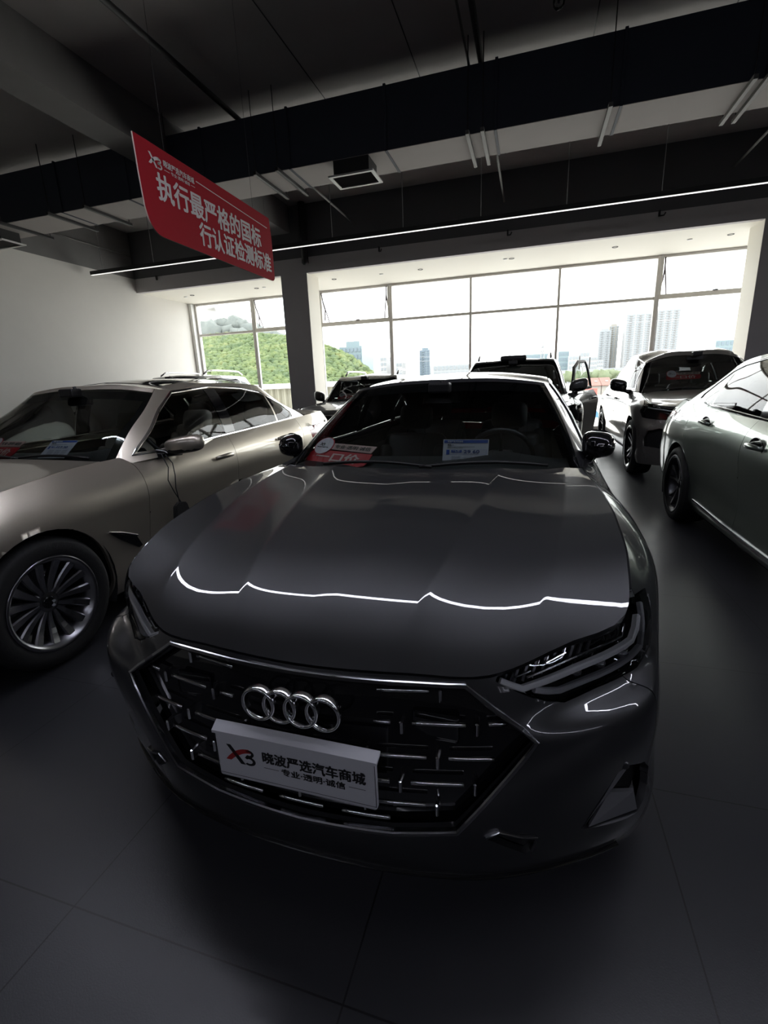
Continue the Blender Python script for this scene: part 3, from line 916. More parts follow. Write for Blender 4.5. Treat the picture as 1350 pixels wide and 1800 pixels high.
# ------------------------------------------------------------------ the body
def car(name, label, cat, loc, rz, sp, group=None):
    """sp: stations of the lower body, glasshouse numbers, panel outlines (side view y,z / front view x,z)"""
    root = thing(name, label, cat, loc, rz, group)
    mp = sp['paint']
    G, iv = loft(sp['low'], sp['ns'], sp['nv'])
    low = grid_bm(G, iv)
    # ---- glasshouse stations
    GG, giv = loft(sp['gh'], sp['gns'], sp['gnv'])
    gh = grid_bm(GG, giv)
    # ---- hood
    top = np.array([s[-1] for s in sp['low']])
    kf, kc = sp['hood_i']                                          # stations of the front corner and the cowl corner
    def dense(i0, i1):
        a0 = int(np.sum(sp['ns'][:i0])); a1 = int(np.sum(sp['ns'][:i1]))
        return G[a0:a1 + 1, -1]
    front = dense(0, kf); side = dense(kf, kc)
    cen = np.array([(0, y, z) for y, z in smoothpoly(sp['hood_c'], 6, False)])
    cen[0] = front[0]
    rear_pts = np.array(sp['hood_r'] + [tuple(side[-1])]); rear_pts[0] = cen[-1]
    q = sp.get('hood_q', np.linspace(0, 1, 25))
    HG = coons(cen, side, front, rear_pts, sp.get('hood_n', 40), q, sp.get('hood_qmap'))
    if 'hood_f' in sp: HG = sp['hood_f'](HG)
    hood = grid_bm(HG)
    # ---- roof
    tr = GG[:, -1]
    i2 = int(np.sum(sp['gns'][:2])); i3 = int(np.sum(sp['gns'][:sp['g_rc']]))
    rf = tr[:i2 + 1]; rs = tr[i2:i3 + 1]; rr = tr[i3:][::-1]
    rcen = np.array([(0, y, z) for y, z in smoothpoly(sp['roof_c'], 6, False)]); rcen[0] = rf[0]; rcen[-1] = rr[0]
    RG = coons(rcen, rs, rf, rr, 30, np.linspace(0, 1, 14))
    roof = grid_bm(RG)
    # ---- deck behind the glasshouse
    kd = sp['deck_i']; back = dense(kd, len(sp['low']) - 1)[::-1]
    gb = GG[i3:, 0]
    bv = bvh_of([low, gh, hood, roof])
    sp['_bv'] = bv; bvl = bvh_of([low]); sp['_bvl'] = bvl; bvg = bvh_of([gh]); sp['_bvg'] = bvg; sp['_bvh'] = bvh_of([hood])
    ymid = (sp['yf'] + sp['yr']) / 2
    isfront = lambda c: c.y < sp['yf'] + .1
    isrear = lambda c: c.y > sp['yr'] + .1
    # ---- cuts in the lower body
    arches = {}
    for nm, y in (('f', sp['yf']), ('r', sp['yr'])):
        r = sp['arch_r']
        arches[nm] = [(y + r * math.cos(a), sp['tyre_r'] + .01 + r * math.sin(a)) for a in np.linspace(-.6, PI + .6, 30)]
        cut(low, arches[nm], 'yz', lambda c: c.x > .45)
    for pname, poly in sp['side'].items(): cut(low, poly, 'yz', lambda c: c.x > .5)
    for pname, poly in sp['front'].items(): cut(low, poly, 'xz', isfront)
    for pname, poly in sp.get('rear', {}).items(): cut(low, poly, 'xz', isrear)
    lab = {}
    for f in low.faces:
        c = f.calc_center_median(); t = None
        if c.x > .45 and (inside(arches['f'], c.y, c.z) or inside(arches['r'], c.y, c.z)): t = 'void'
        if t is None and isfront(c):
            for pname, poly in sp['front'].items():
                if inside(poly, c.x, c.z): t = pname; break
        if t is None and isrear(c):
            for pname, poly in sp.get('rear', {}).items():
                if inside(poly, c.x, c.z): t = pname; break
        if t is None:
            for pname, poly in sp['side'].items():
                if c.x > .5 and inside(poly, c.y, c.z): t = pname; break
        if t is None: t = 'front_bumper' if c.y < sp['yf'] else ('rear_bumper' if c.y > sp['yr'] else 'sill')
        lab.setdefault(t, []).append([v.co.copy() for v in f.verts])
    sp['_lab'] = lab
    for pname in lab:
        if pname in ('void',) or pname in sp['custom']: continue
        lp = lab[pname]
        mm = sp.get('pmat', {}).get(pname, mp)
        if pname in ('front_bumper', 'rear_bumper'):
            sp['_o_' + pname] = panel(pname, lp, mm, root, 'C', depth=sp.get('bdepth', .03))
        elif pname in ('grille_void',): pass
        else:
            sp['_o_' + pname] = panel(pname, lp, mm, root, 'R', depth=.02)
            sp['_ol_' + pname] = panel(pname, lp, mm, root, 'L', depth=.02)
    sp['_o_hood'] = panel('hood', faces_of(hood, lambda f: True), mp, root, 'C', gap=.0045, depth=.025)
    # ---- glasshouse panels
    for pname, poly in sp['glass'].items(): cut(gh, poly, 'yz', lambda c: c.x > .3)
    L = gh.faces.layers.int['st']; LV = gh.faces.layers.int['lv']; nvt = GG.shape[1] - 1
    gl = {}
    for f in gh.faces:
        s, lv = f[L], f[LV]; c = f.calc_center_median(); t = None
        if s < 2: t = 'windshield' if lv < nvt - 1 else 'roof_edge'
        elif s >= sp['g_rc']: t = 'rear_window' if lv < nvt - 1 else 'roof_edge'
        else:
            for pname, poly in sp['glass'].items():
                if inside(poly, c.y, c.z): t = pname; break
            if t is None: t = 'body_frame'
        gl.setdefault(t, []).append([v.co.copy() for v in f.verts])
    sp['_gl'] = gl
    panel('windshield', gl['windshield'], M_WSG, root, 'C', depth=0)
    if 'rear_window' in gl: panel('rear_window', gl['rear_window'], sp.get('m_rearglass', M_GLS), root, 'C', depth=0)
    for pname in gl:
        if pname in ('windshield', 'rear_window', 'roof_edge', 'body_frame'): continue
        mm = M_GLB if 'pillar' in pname else sp.get('m_sideglass', M_GLS)
        for s in 'RL': panel(pname, gl[pname], mm, root, s, gap=.001, depth=0 if 'pillar' not in pname else .01)
    for s in 'RL': panel('body_frame', gl.get('body_frame', []), mp, root, s, depth=.03)
    rfl = faces_of(roof, lambda f: True) + gl.get('roof_edge', [])
    sp['_o_roof'] = panel('roof', rfl, sp.get('roof_mat', mp), root, 'C', depth=.02)
    if sp.get('sunroof'):
        y0, y1, xh = sp['sunroof']; rb = grid_bm(RG); cut(rb, [(-.05, y0), (xh, y0), (xh, y1), (-.05, y1)], 'xy')
        panel('sunroof', faces_of(rb, lambda f: inside([(-.05, y0), (xh, y0), (xh, y1), (-.05, y1)], f.calc_center_median().x, f.calc_center_median().y)), mat('roof_glass', (.008, .008, .009), .04, coat=.5), root, 'C', gap=.004, depth=.006, offset=.003)
    # headliner under the roof, dark band behind the windscreen edge
    hl = [[Vector((v.x * .985, v.y, v.z - .045)) for v in lp] for lp in faces_of(roof, lambda f: True)]
    panel('headliner', hl, sp.get('m_liner', M_TRIMB), root, 'C', depth=0)
    band = []
    n1 = i2; nv_ = GG.shape[1]
    def gp(i, j, k=.006):
        p = Vector(GG[i, j]); 
        return p + Vector((-.0, k * .6, -k))
    for i in range(n1):
        for j in (0, nvt - 3, nvt - 2):
            if j > 0 and sp.get('no_band'): continue
            band.append([gp(i, j), gp(i + 1, j), gp(i + 1, j + 1), gp(i, j + 1)])
    for j in range(nvt - 1):
        i = n1 - 1
        band.append([gp(i, j), gp(i + 1, j), gp(i + 1, j + 1), gp(i, j + 1)])
    panel('windshield_border', band, M_GLB, root, 'C', depth=0)
    # deck lid
    if sp.get('deck'):
        dc = np.array([(0, y, z) for y, z in smoothpoly(sp['deck'], 5, False)])
        inner = gb[::-1].copy(); inner[:, 2] += .02                  # centre -> corner at the glass foot
        dd = coons(np.array([inner[0], *dc[1:-1], back[0]]), np.array([inner[-1], (inner[-1] + back[-1]) / 2, back[-1]]), inner, back, 10, np.linspace(0, 1, 12))
        panel('trunk_lid', faces_of(grid_bm(dd), lambda f: True), mp, root, 'C', depth=.02)
    # cowl with wiper arms
    bm = NB(); rows = []
    for t in np.linspace(-1, 1, 21):
        xx = t * sp['cowl_x']; yb = herm([0, .5, 1], np.array([sp['hood_c'][-1][0], sp['hood_c'][-1][0] + .03, side[-1][1]]), np.array([abs(t)]))[0]
        rows.append([bm.verts.new((xx, yb - .08, sp['zc'] - .055)), bm.verts.new((xx, yb + .10, sp['zc'] - .035)), bm.verts.new((xx, yb + .22, sp['zc'] - .03))])
    for A, B in zip(rows, rows[1:]):
        for k in range(2): bm.faces.new((A[k], B[k], B[k + 1], A[k + 1]))
    cw = obj('cowl', bm, M_BLK, root, True)
    bm = NB(); bvw = bvg
    for x0, x1 in ((.62, .02), (.08, -.52)):
        P = []
        for t in np.linspace(0, 1, 9):
            x = x0 + (x1 - x0) * t
            z = sp['zc'] + .012 + .03 * math.sin(PI * t) * .6
            h = bvw.ray_cast(Vector((abs(x), sp['yc'] - .7, z)), Vector((0, 1, 0)))
            if h[0] is None: continue
            P.append(Vector((x, h[0].y - .022, z)))
        if len(P) > 2: tube(bm, P, .008, 6)
    if len(bm.verts): obj('wiper', bm, M_BLK, root, True)
    else: bm.free()
    # wheel wells, underbody
    for y in (sp['yf'], sp['yr']):
        for s in (1, -1):
            bm = NB()
            r = sp['arch_r'] + .015; rows = []
            for xx in (sp['track'] - .005, sp['track'] - sp['tyre_w'] - .12):
                rows.append([bm.verts.new((s * xx, y + r * math.cos(a), sp['tyre_r'] + .01 + r * math.sin(a))) for a in np.linspace(-.45, PI + .45, 22)])
            for k in range(21): bm.faces.new((rows[0][k], rows[0][k + 1], rows[1][k + 1], rows[1][k]))
            cvt = bm.verts.new((s * (sp['track'] - sp['tyre_w'] - .12), y, sp['tyre_r']))
            for k in range(21): bm.faces.new((rows[1][k], rows[1][k + 1], cvt))
            obj('wheel_housing', bm, M_MESH, root)
    lo = G[:, 0]; bm = NB(); zz = sp.get('ub_z', .20)
    ys = np.linspace(lo[0][1] + .06, lo[-1][1] - .1, 26); rows = []
    for y in ys:
        wmax = sp['track'] - sp['tyre_w'] - .1
        if y < sp['yf'] - sp['arch_r'] - .05:
            cand = [p for p in lo[:len(lo) // 2]]; k = np.argmin([abs(p[1] - y) for p in cand]); wmax = max(.05, cand[k][0] - .05)
        elif y > sp['yr'] + sp['arch_r']:
            wmax = .62
        elif abs(y - sp['yf']) > sp['arch_r'] + .03 and abs(y - sp['yr']) > sp['arch_r'] + .03: wmax = sp['track'] - .07
        rows.append([bm.verts.new((-wmax, y, zz)), bm.verts.new((wmax, y, zz))])
    for A, B in zip(rows, rows[1:]): bm.faces.new((A[0], A[1], B[1], B[0]))
    obj('underbody', bm, M_MESH, root)
    add_wheels(root, sp)
    cabin(root, sp, G, iv)
    for s in (1, -1): side_mirror(root, sp, s, sp.get('m_mirror', mp), sp.get('m_mirlow'))
    for y, z in sp['handles']:
        p, n = cast(bvl, 'side', y, z)
        if p is None: continue
        for s in (1, -1): handle(root, p, n, s, sp.get('m_handle', mp))
    if sp.get('trim'):
        for poly in sp['trim']:
            for s in (False, True): strip_on(bvg, 'side', poly, 'window_trim', sp.get('trim_w', .012), .006, sp.get('m_trim', M_CHR), root, s, True, .06, .001)
    return root
# ================================================================== the dark grey liftback in the middle
A_LOW = [
 [(0,0.035,0.12),(0,0.012,0.2),(0,0.0,0.33),(0,0.012,0.5),(0.0,0.023,0.555),(0,0.032,0.6),(0,0.052,0.655),(0,0.068,0.688)],
 [(0.28,0.05,0.12),(0.28,0.03,0.2),(0.28,0.018,0.33),(0.28,0.034,0.5),(0.28,0.0461,0.555),(0.28,0.056,0.6),(0.28,0.074,0.655),(0.28,0.088,0.692)],
 [(0.48,0.092,0.12),(0.48,0.078,0.2),(0.48,0.058,0.33),(0.51,0.068,0.5),(0.518,0.08,0.56),(0.51,0.094,0.6),(0.49,0.112,0.66),(0.47,0.122,0.695)],
 [(0.66,0.18,0.115),(0.672,0.165,0.2),(0.68,0.15,0.33),(0.712,0.137,0.54),(0.703,0.151,0.592),(0.675,0.2,0.614),(0.67,0.215,0.68),(0.64,0.232,0.737)],
 [(0.805,0.283,0.115),(0.832,0.27,0.2),(0.836,0.266,0.33),(0.854,0.274,0.535),(0.845,0.288,0.597),(0.815,0.326,0.622),(0.815,0.335,0.71),(0.785,0.335,0.782)],
 [(0.885,0.375,0.115),(0.908,0.392,0.2),(0.905,0.41,0.33),(0.905,0.43,0.53),(0.897,0.446,0.6),(0.89,0.466,0.64),(0.872,0.48,0.745),(0.815,0.53,0.855)],
 [(0.9,0.54,0.125),(0.93,0.57,0.21),(0.93,0.59,0.34),(0.932,0.62,0.52),(0.9331,0.631,0.597),(0.934,0.64,0.66),(0.908,0.66,0.795),(0.818,0.74,0.9)],
 [(0.88,0.93,0.16),(0.925,0.93,0.25),(0.938,0.93,0.4),(0.95,0.93,0.57),(0.9516,0.93,0.6415),(0.953,0.93,0.7),(0.918,0.95,0.835),(0.805,1.02,0.938)],
 [(0.86,1.4,0.17),(0.905,1.4,0.25),(0.905,1.4,0.4),(0.925,1.4,0.57),(0.9322,1.4,0.647),(0.938,1.4,0.71),(0.9,1.4,0.85),(0.768,1.4,0.965)],
 [(0.86,1.9,0.17),(0.905,1.9,0.25),(0.895,1.9,0.4),(0.912,1.9,0.57),(0.9208,1.9,0.6525),(0.928,1.9,0.72),(0.902,1.9,0.87),(0.825,1.9,0.975)],
 [(0.86,2.6,0.17),(0.905,2.6,0.25),(0.892,2.6,0.4),(0.908,2.6,0.57),(0.9179,2.6,0.658),(0.926,2.6,0.73),(0.905,2.6,0.88),(0.835,2.6,0.988)],
 [(0.86,3.35,0.17),(0.905,3.35,0.25),(0.905,3.35,0.4),(0.918,3.35,0.57),(0.9257,3.35,0.6635),(0.932,3.35,0.74),(0.905,3.35,0.89),(0.825,3.35,1.0)],
 [(0.88,3.956,0.19),(0.92,3.956,0.27),(0.938,3.956,0.4),(0.95,3.956,0.57),(0.9516,3.956,0.6525),(0.953,3.956,0.72),(0.905,3.956,0.9),(0.8,3.956,1.015)],
 [(0.86,4.5,0.22),(0.89,4.5,0.3),(0.905,4.5,0.42),(0.915,4.5,0.57),(0.915,4.5,0.6525),(0.915,4.5,0.72),(0.87,4.5,0.89),(0.755,4.5,1.025)],
 [(0.76,4.86,0.25),(0.8,4.9,0.33),(0.815,4.93,0.44),(0.82,4.94,0.58),(0.8145,4.9345,0.657),(0.81,4.93,0.72),(0.77,4.9,0.88),(0.67,4.86,1.025)],
 [(0.4,4.97,0.26),(0.42,5.03,0.34),(0.42,5.06,0.45),(0.42,5.06,0.58),(0.42,5.049,0.657),(0.42,5.04,0.72),(0.41,5.02,0.88),(0.38,4.99,1.03)],
 [(0,4.99,0.26),(0,5.05,0.34),(0,5.076,0.45),(0,5.076,0.58),(0.0,5.0672,0.657),(0,5.06,0.72),(0,5.04,0.88),(0,5.01,1.03)],
]
A_GH = [
 [(0,1.32,.925),(0,1.60,1.085),(0,1.92,1.245),(0,2.22,1.382)],
 [(.42,1.36,.925),(.40,1.63,1.08),(.37,1.94,1.24),(.34,2.23,1.374)],
 [(.772,1.51,.925),(.722,1.775,1.08),(.660,2.04,1.222),(.600,2.27,1.338)],
 [(.815,1.62,.93),(.765,1.88,1.07),(.695,2.12,1.21),(.620,2.37,1.330)],
 [(.835,2.70,.95),(.785,2.70,1.11),(.715,2.70,1.26),(.625,2.72,1.372)],
 [(.828,3.40,.96),(.775,3.38,1.11),(.705,3.36,1.25),(.612,3.32,1.368)],
 [(.80,4.10,.975),(.745,4.02,1.09),(.675,3.92,1.21),(.58,3.75,1.328)],
 [(.72,4.66,1.0),(.66,4.47,1.09),(.59,4.25,1.19),(.51,4.0,1.296)],
 [(.36,4.86,1.01),(.34,4.62,1.11),(.31,4.36,1.21),(.28,4.06,1.328)],
 [(0,4.89,1.01),(0,4.65,1.115),(0,4.38,1.22),(0,4.08,1.334)],
]
P_AUDI = paint('dark_grey_metallic_lacquer', (0.045, 0.046, 0.050), .55, .38)

def audi_qmap(a, q):
    """pull two grid columns onto the bonnet creases"""
    ti = .255 + (.535 - .255) * a ** .9; to = .62 + (.90 - .62) * a ** .75
    return np.interp(q, [0, .36, .72, 1], [0, ti, to, 1])
_u = np.array([0, .12, .3, .5, .66, .78, .87, .93, .97, 1.0])
AUDI_Q = np.unique(np.round(np.concatenate([_u * .36, .36 + .36 * np.array([0, .03, .07, .13, .22, .34, .5, .66, .78, .87, .93, .97, 1.0]), .72 + .28 * np.array([0, .04, .1, .18, .3, .5, .7, .85, 1.0])]), 6))
def audi_crease(G):
    nu = len(G)
    for i in range(nu):
        a = i / (nu - 1)
        amp = .0085 * min(1, a / .22) * (1 - .25 * a)
        for qc, k, w in ((.36, 1.0, .055), (.72, .9, .05)):
            j0 = int(np.argmin(abs(AUDI_Q - qc))); x0 = G[i, j0, 0]
            for j in range(G.shape[1]):
                d = G[i, j, 0] - x0
                G[i, j, 2] += amp * k * math.exp(-abs(d) / w) * (1 if True else 0) * (0 if AUDI_Q[j] > .999 else 1)
    return G

AUDI = dict(paint=P_AUDI, low=A_LOW, gh=A_GH, ns=[8,8,8,8,8,8,8,8,6,5,6,6,8,8,6,6], nv=[4,4,5,4,4,5,5], gns=[8,8,4,8,8,8,8,8,8], gnv=[6,6,6],
  hood_i=(4, 8), hood_c=[(.068,.688),(.105,.722),(.20,.775),(.36,.832),(.62,.888),(.92,.936),(1.18,.961),(1.31,.970)],
  hood_r=[(0,1.31,.970),(.40,1.335,.968)], hood_q=AUDI_Q, hood_qmap=audi_qmap, hood_f=audi_crease, hood_n=56,
  roof_c=[(2.22,1.382),(2.5,1.412),(2.85,1.432),(3.2,1.428),(3.6,1.398),(4.08,1.334)], g_rc=7, deck_i=13, deck=[(4.89,1.03),(4.96,1.045),(5.01,1.03)],
  yf=.93, yr=3.956, arch_r=.375, tyre_r=.352, rim_r=.258, tyre_w=.255, track=.935, style='double5', m_rim=M_DAL, m_rimface=M_ALU, ub_z=.17,
  yc=1.32, zc=.955, zbelt=.985, xb=.83, cowl_x=.74, yt=2.22, zt=1.382, seat_y=2.55, seat2_y=3.45, cab_end=4.2, m_seat=M_SEATB, seat_z=.20,
  mir=(.868,1.76,1.040), mir_size=(.165,.165,.19), mir_foot=(.80,1.66,.925), m_mirlow=M_GLB, m_mirror=M_GLB, mir_slope=.04,
  handles=[(2.62,.79),(3.62,.80)],
  front=dict(grille_void=[(-.02,.671),(.405,.671),(.570,.562),(.400,.322),(.25,.300),(-.02,.290)],
             headlight=[(.483,.686),(.50,.74),(.66,.80),(.785,.86),(.815,.80),(.858,.785),(.870,.735),(.868,.655),(.823,.634),(.713,.626),(.638,.617),(.598,.628),(.567,.643),(.528,.663)],
             air_intake=[(.699,.262),(.735,.345),(.772,.433),(.80,.440),(.844,.412),(.870,.355),(.872,.298),(.862,.262),(.845,.243)],
             corner_vent=[(.468,.290),(.498,.312),(.548,.287),(.590,.275),(.581,.224),(.566,.210)]),
  side=dict(front_fender=[(.30,.30),(.30,.98),(1.60,1.05),(1.66,.90),(1.64,.60),(1.60,.30),(1.2,.20),(.50,.54)],
            front_door=[(1.60,1.05),(1.66,.90),(1.64,.60),(1.60,.285),(2.78,.285),(2.80,.6),(2.83,1.10)],
            rear_door=[(2.83,1.10),(2.80,.6),(2.78,.285),(3.52,.285),(3.60,.50),(3.82,.74),(3.90,.92),(3.95,1.12)],
            rear_quarter=[(3.95,1.12),(3.90,.92),(3.82,.74),(3.60,.50),(3.52,.285),(3.7,.2),(4.35,.5),(4.60,.62),(4.75,.74),(5.2,.76),(5.2,1.2)]),
  rear=dict(tail_light=[(-.02,.80),(.80,.80),(.86,.88),(.80,.92),(-.02,.88)]),
  glass=dict(front_window=[(1.88,1.005),(2.02,1.09),(2.24,1.215),(2.48,1.315),(2.74,1.342),(2.74,1.012)],
             pillar_cover=[(2.74,1.012),(2.74,1.342),(2.86,1.345),(2.86,1.014)],
             rear_window_side=[(2.86,1.014),(2.86,1.345),(3.25,1.335),(3.56,1.295),(3.68,1.265),(3.68,1.035)],
             quarter_window=[(3.71,1.036),(3.71,1.255),(3.95,1.165),(4.12,1.085),(4.16,1.055)]),
  trim=[[(1.84,.998),(2.02,1.10),(2.24,1.225),(2.48,1.325),(2.80,1.356),(3.25,1.345),(3.56,1.305),(3.95,1.178),(4.20,1.06),(4.15,1.045),(3.68,1.026),(2.8,1.003)]],
  m_trim=M_DCH, custom=('grille_void','headlight','air_intake','corner_vent','tail_light'), drv=1, bdepth=.018)

audi = car('liftback_car', 'dark grey liftback with interlocking-ring badge and white show plate, nearest the camera', 'car', (-.533, .86, 0), -.00417, AUDI)
BV = AUDI['_bvl']
def front_grille(root):
    bv = BV
    lab = AUDI['_lab']['grille_void']
    back = [[v + Vector((0, .035, 0)) for v in lp] for lp in lab]
    gr = panel('grille', back, M_GLB, root, 'C', depth=0)
    # hexagonal frame
    hexa = [(.413,.677),(.576,.562),(.404,.316),(.25,.294),(0,.284),(-.25,.294),(-.404,.316),(-.576,.562),(-.413,.677),(-.2,.673),(0,.672),(.2,.673)]
    strip_on(bv, 'front', hexa, 'grille_frame', .013, .012, M_DCH, gr, False, True, .04)
    # chrome dashes
    rows = [(.648, 0), (.573, 1), (.492, 0), (.425, 1), (.365, 0), (.318, 1)]
    def inhex(x, z):
        return inside([(.395,.662),(.548,.573),(.385,.338),(.25,.312),(-.25,.312),(-.385,.338),(-.548,.573),(-.395,.662)], x, z)
    P_ = .1775
    for z, odd in rows:
        off = P_ / 2 if odd else 0.0
        for k in range(-4, 5):
            xv = k * P_ + off
            zz = z + .055 * max(0, abs(xv) - .2) ** 1.4 * 1.6
            if inhex(xv, zz - .012) and inhex(xv, zz):
                p, n = cast(bv, 'front', xv, zz)
                if p is not None and not (abs(xv) < .19 and .55 < z < .66):
                    bm = NB(); box(bm, (xv, p.y + .022, zz - .012), (.009, .03, .036), .003, 1); obj('grille_stud', bm, M_CHR, gr)
            x0, x1 = xv + .026, xv + P_ - .026
            for (a, b) in ((x0, x1),):
                pts = []
                for t in np.linspace(0, 1, 7):
                    x = a + (b - a) * t; z2 = z + .055 * max(0, abs(x) - .2) ** 1.4 * 1.6
                    if inhex(x, z2) and not (abs(x) < .185 and .55 < z < .66): 
                        p, n = cast(bv, 'front', x, z2)
                        if p is not None: pts.append(Vector((x, p.y + .014, z2)))
                if len(pts) > 2:
                    bm = NB(); tube(bm, pts, .0055, 6); obj('grille_bar', bm, M_CHR, gr, True)
    # sensor panels behind the bars
    for s in (-1, 1):
        bm = NB(); box(bm, (s * .345, .086, .565), (.115, .008, .075), .008); obj('sensor_cover', bm, mat('sensor_black', (.004, .004, .005), .12, coat=.5), gr)
    # four interlocking rings
    bm = NB()
    for k in range(4):
        cx = (k - 1.5) * .0585; r = .0425; d = .0015 * (k % 2)
        rr = lathe(bm, [(r - .0042, .020 + d), (r - .0048, .004 + d), (r - .003, .0 + d), (r, -.0015 + d), (r + .003, .0 + d), (r + .0048, .004 + d), (r + .0048, .020 + d)], 56, 'Y')
        for ring in rr:
            for v in ring: v.co += Vector((cx, .0, .605))
    bmesh.ops.recalc_face_normals(bm, faces=bm.faces[:])
    rg = obj('ring_badge', bm, M_CHR, gr, True); rg['label'] = 'chrome badge of four interlocking rings'
    return gr
audi_grille = front_grille(audi)

def audi_lamps(root):
    bv = BV
    lp = AUDI['_lab']['headlight']
    for s in (1, -1):
        md = 'R' if s > 0 else 'L'
        hs = [[v.copy() for v in q] for q in lp]
        # housing: the lens surface moved into the body
        bm = build_bm(hs, None if s > 0 else 'L'); orient(bm)
        for v, n in [(v, v.normal.copy()) for v in bm.verts]: v.co -= n * .055
        hl = obj('headlight', bm, M_GLB, root, True)
        panel('headlight_lens', lp, M_LENS, hl, md, gap=.003, depth=.05)
        def bar(nm, pts, w, t, off, m):
            P = []; N = []
            for a, b in resample(pts, .03):
                p, n = cast(bv, 'front', a, b)
                if p is None: continue
                P.append(p + n * off); N.append(n)
            if len(P) < 2: return
            bm = NB(); strip(bm, P, N, w, t)
            if s < 0:
                for v in bm.verts: v.co.x = -v.co.x
                bmesh.ops.reverse_faces(bm, faces=bm.faces[:])
            obj(nm, bm, m, hl)
        bar('light_guide', [(.496,.683),(.549,.660),(.618,.669),(.725,.687),(.819,.704),(.834,.728),(.842,.750)], .015, .012, -.024, M_LED)
        bar('lower_light_guide', [(.576,.652),(.613,.637),(.637,.635),(.73,.643),(.815,.653),(.853,.660),(.857,.72),(.853,.766)], .014, .010, -.020, mat('lamp_grey', (.60, .60, .63), .35, 0, coat=.3))
        bar('inner_trim', [(.557,.685),(.617,.698),(.699,.716),(.785,.733),(.793,.760)], .005, .006, -.02, M_CHR)
        bar('inner_trim', [(.53,.688),(.565,.697)], .004, .006, -.02, M_CHR)
        bar('inner_trim', [(.60,.708),(.645,.722)], .004, .006, -.02, M_CHR)
        for x in np.linspace(.53, .70, 9):
            bar('lamp_fin', [(x, .672 + (x - .53) * .22), (x + .010, .705 + (x - .53) * .24)], .010, .012, -.038, mat('lamp_fin_grey', (.06, .06, .065), .25, .6))
        for x, z in ((.66,.655),(.72,.660),(.78,.668)):
            p, n = cast(bv, 'front', x, z)
            bm = NB(); lathe(bm, [(.0005, .006), (.012, .004), (.020, 0), (.022, -.02)], 16, 'Y')
            for v in bm.verts: v.co.y = -v.co.y
            xform(bm, Matrix.Translation(Vector((s * p.x, p.y + .045, p.z))))
            obj('projector', bm, M_CHR, hl, True)
    # lower corner intakes with a satin blade
    for s in (1, -1):
        md = 'R' if s > 0 else 'L'
        deep = [[v + Vector((-.02, .05, 0)) for v in q] for q in AUDI['_lab']['air_intake']]
        ai = panel('air_intake', deep, M_MESH, root, md, depth=0)
        def blade(nm, pts, m, th=.012):
            P = []
            for x, z, o in pts:
                p, n = cast(bv, 'front', x, z)
                P.append(Vector((s * p.x, p.y + o, p.z)))
            bm = NB(); poly_prism(bm, P, (0, .012, 0)); obj(nm, bm, m, ai)
        blade('intake_blade', [(.702,.266,.0),(.738,.345,.0),(.774,.431,.004),(.806,.430,.012),(.766,.325,.03),(.730,.268,.03)], mat('satin_silver', (.28, .28, .30), .35, .6))
        blade('intake_blade', [(.716,.262,.0),(.846,.247,.004),(.834,.300,.02),(.768,.318,.04)], mat('satin_silver', (.28, .28, .30), .35, .6))
        deep = [[v + Vector((0, .02, 0)) for v in q] for q in AUDI['_lab']['corner_vent']]
        cv = panel('corner_vent', deep, M_BLK, root, md, depth=0)
        strip_on(bv, 'front', [(.470,.294),(.500,.310),(.553,.282),(.588,.274),(.578,.226)], 'vent_trim', .008, .008, M_DCH, cv, s < 0, False, .02)
    for s in ('R', 'L'): panel('tail_light', AUDI['_lab']['tail_light'], M_RED, root, s, depth=.02)
    for x in (.785, -.785):
        p, n = cast(bv, 'front', x, .45); bm = NB(); lathe(bm, [(.0005, -.003), (.009, -.003), (.011, 0), (.011, .01)], 14, 'Y'); xform(bm, Matrix.Translation(p)); obj('parking_sensor', bm, P_AUDI, root, True)
    # splitter edge line
    strip_on(bv, 'front', [(-.80,.145),(-.6,.135),(-.3,.135),(0,.135),(.3,.135),(.6,.135),(.80,.145)], 'splitter_edge', .006, .01, M_GLB, root, False, False, .05)
audi_lamps(audi)
# ================================================================== the other cars
def warp_low(sx, yk, zk, xadd=None):
    ya, yb = zip(*yk); za, zb = zip(*zk); out = []
    for st in A_LOW:
        out.append([(p[0] * sx, float(np.interp(p[1], ya, yb)), float(np.interp(p[2], za, zb))) for p in st])
    return out
def warp_gh(sx, ybase, ytop, zk, sxt=None):
    out = []; za, zb = zip(*zk); b0, b1 = zip(*ybase); t0, t1 = zip(*ytop)
    for st in A_GH:
        r = []
        for j, p in enumerate(st):
            w = j / 3
            y = float(np.interp(st[0][1], b0, b1)) * (1 - w) + float(np.interp(st[3][1], t0, t1)) * w
            lin = st[0][1] * (1 - w) + st[3][1] * w
            y += (p[1] - lin) * .8
            r.append((p[0] * (sx * (1 - w) + (sxt or sx) * w), y, float(np.interp(p[2], za, zb))))
        out.append(r)
    return out
NS2 = [4,4,4,4,5,5,6,6,4,4,4,4,6,5,4,4]; NV2 = [3,3,3,2,2,3,3]
GNS2 = [5,5,3,6,6,6,5,5,5]; GNV2 = [4,4,4]
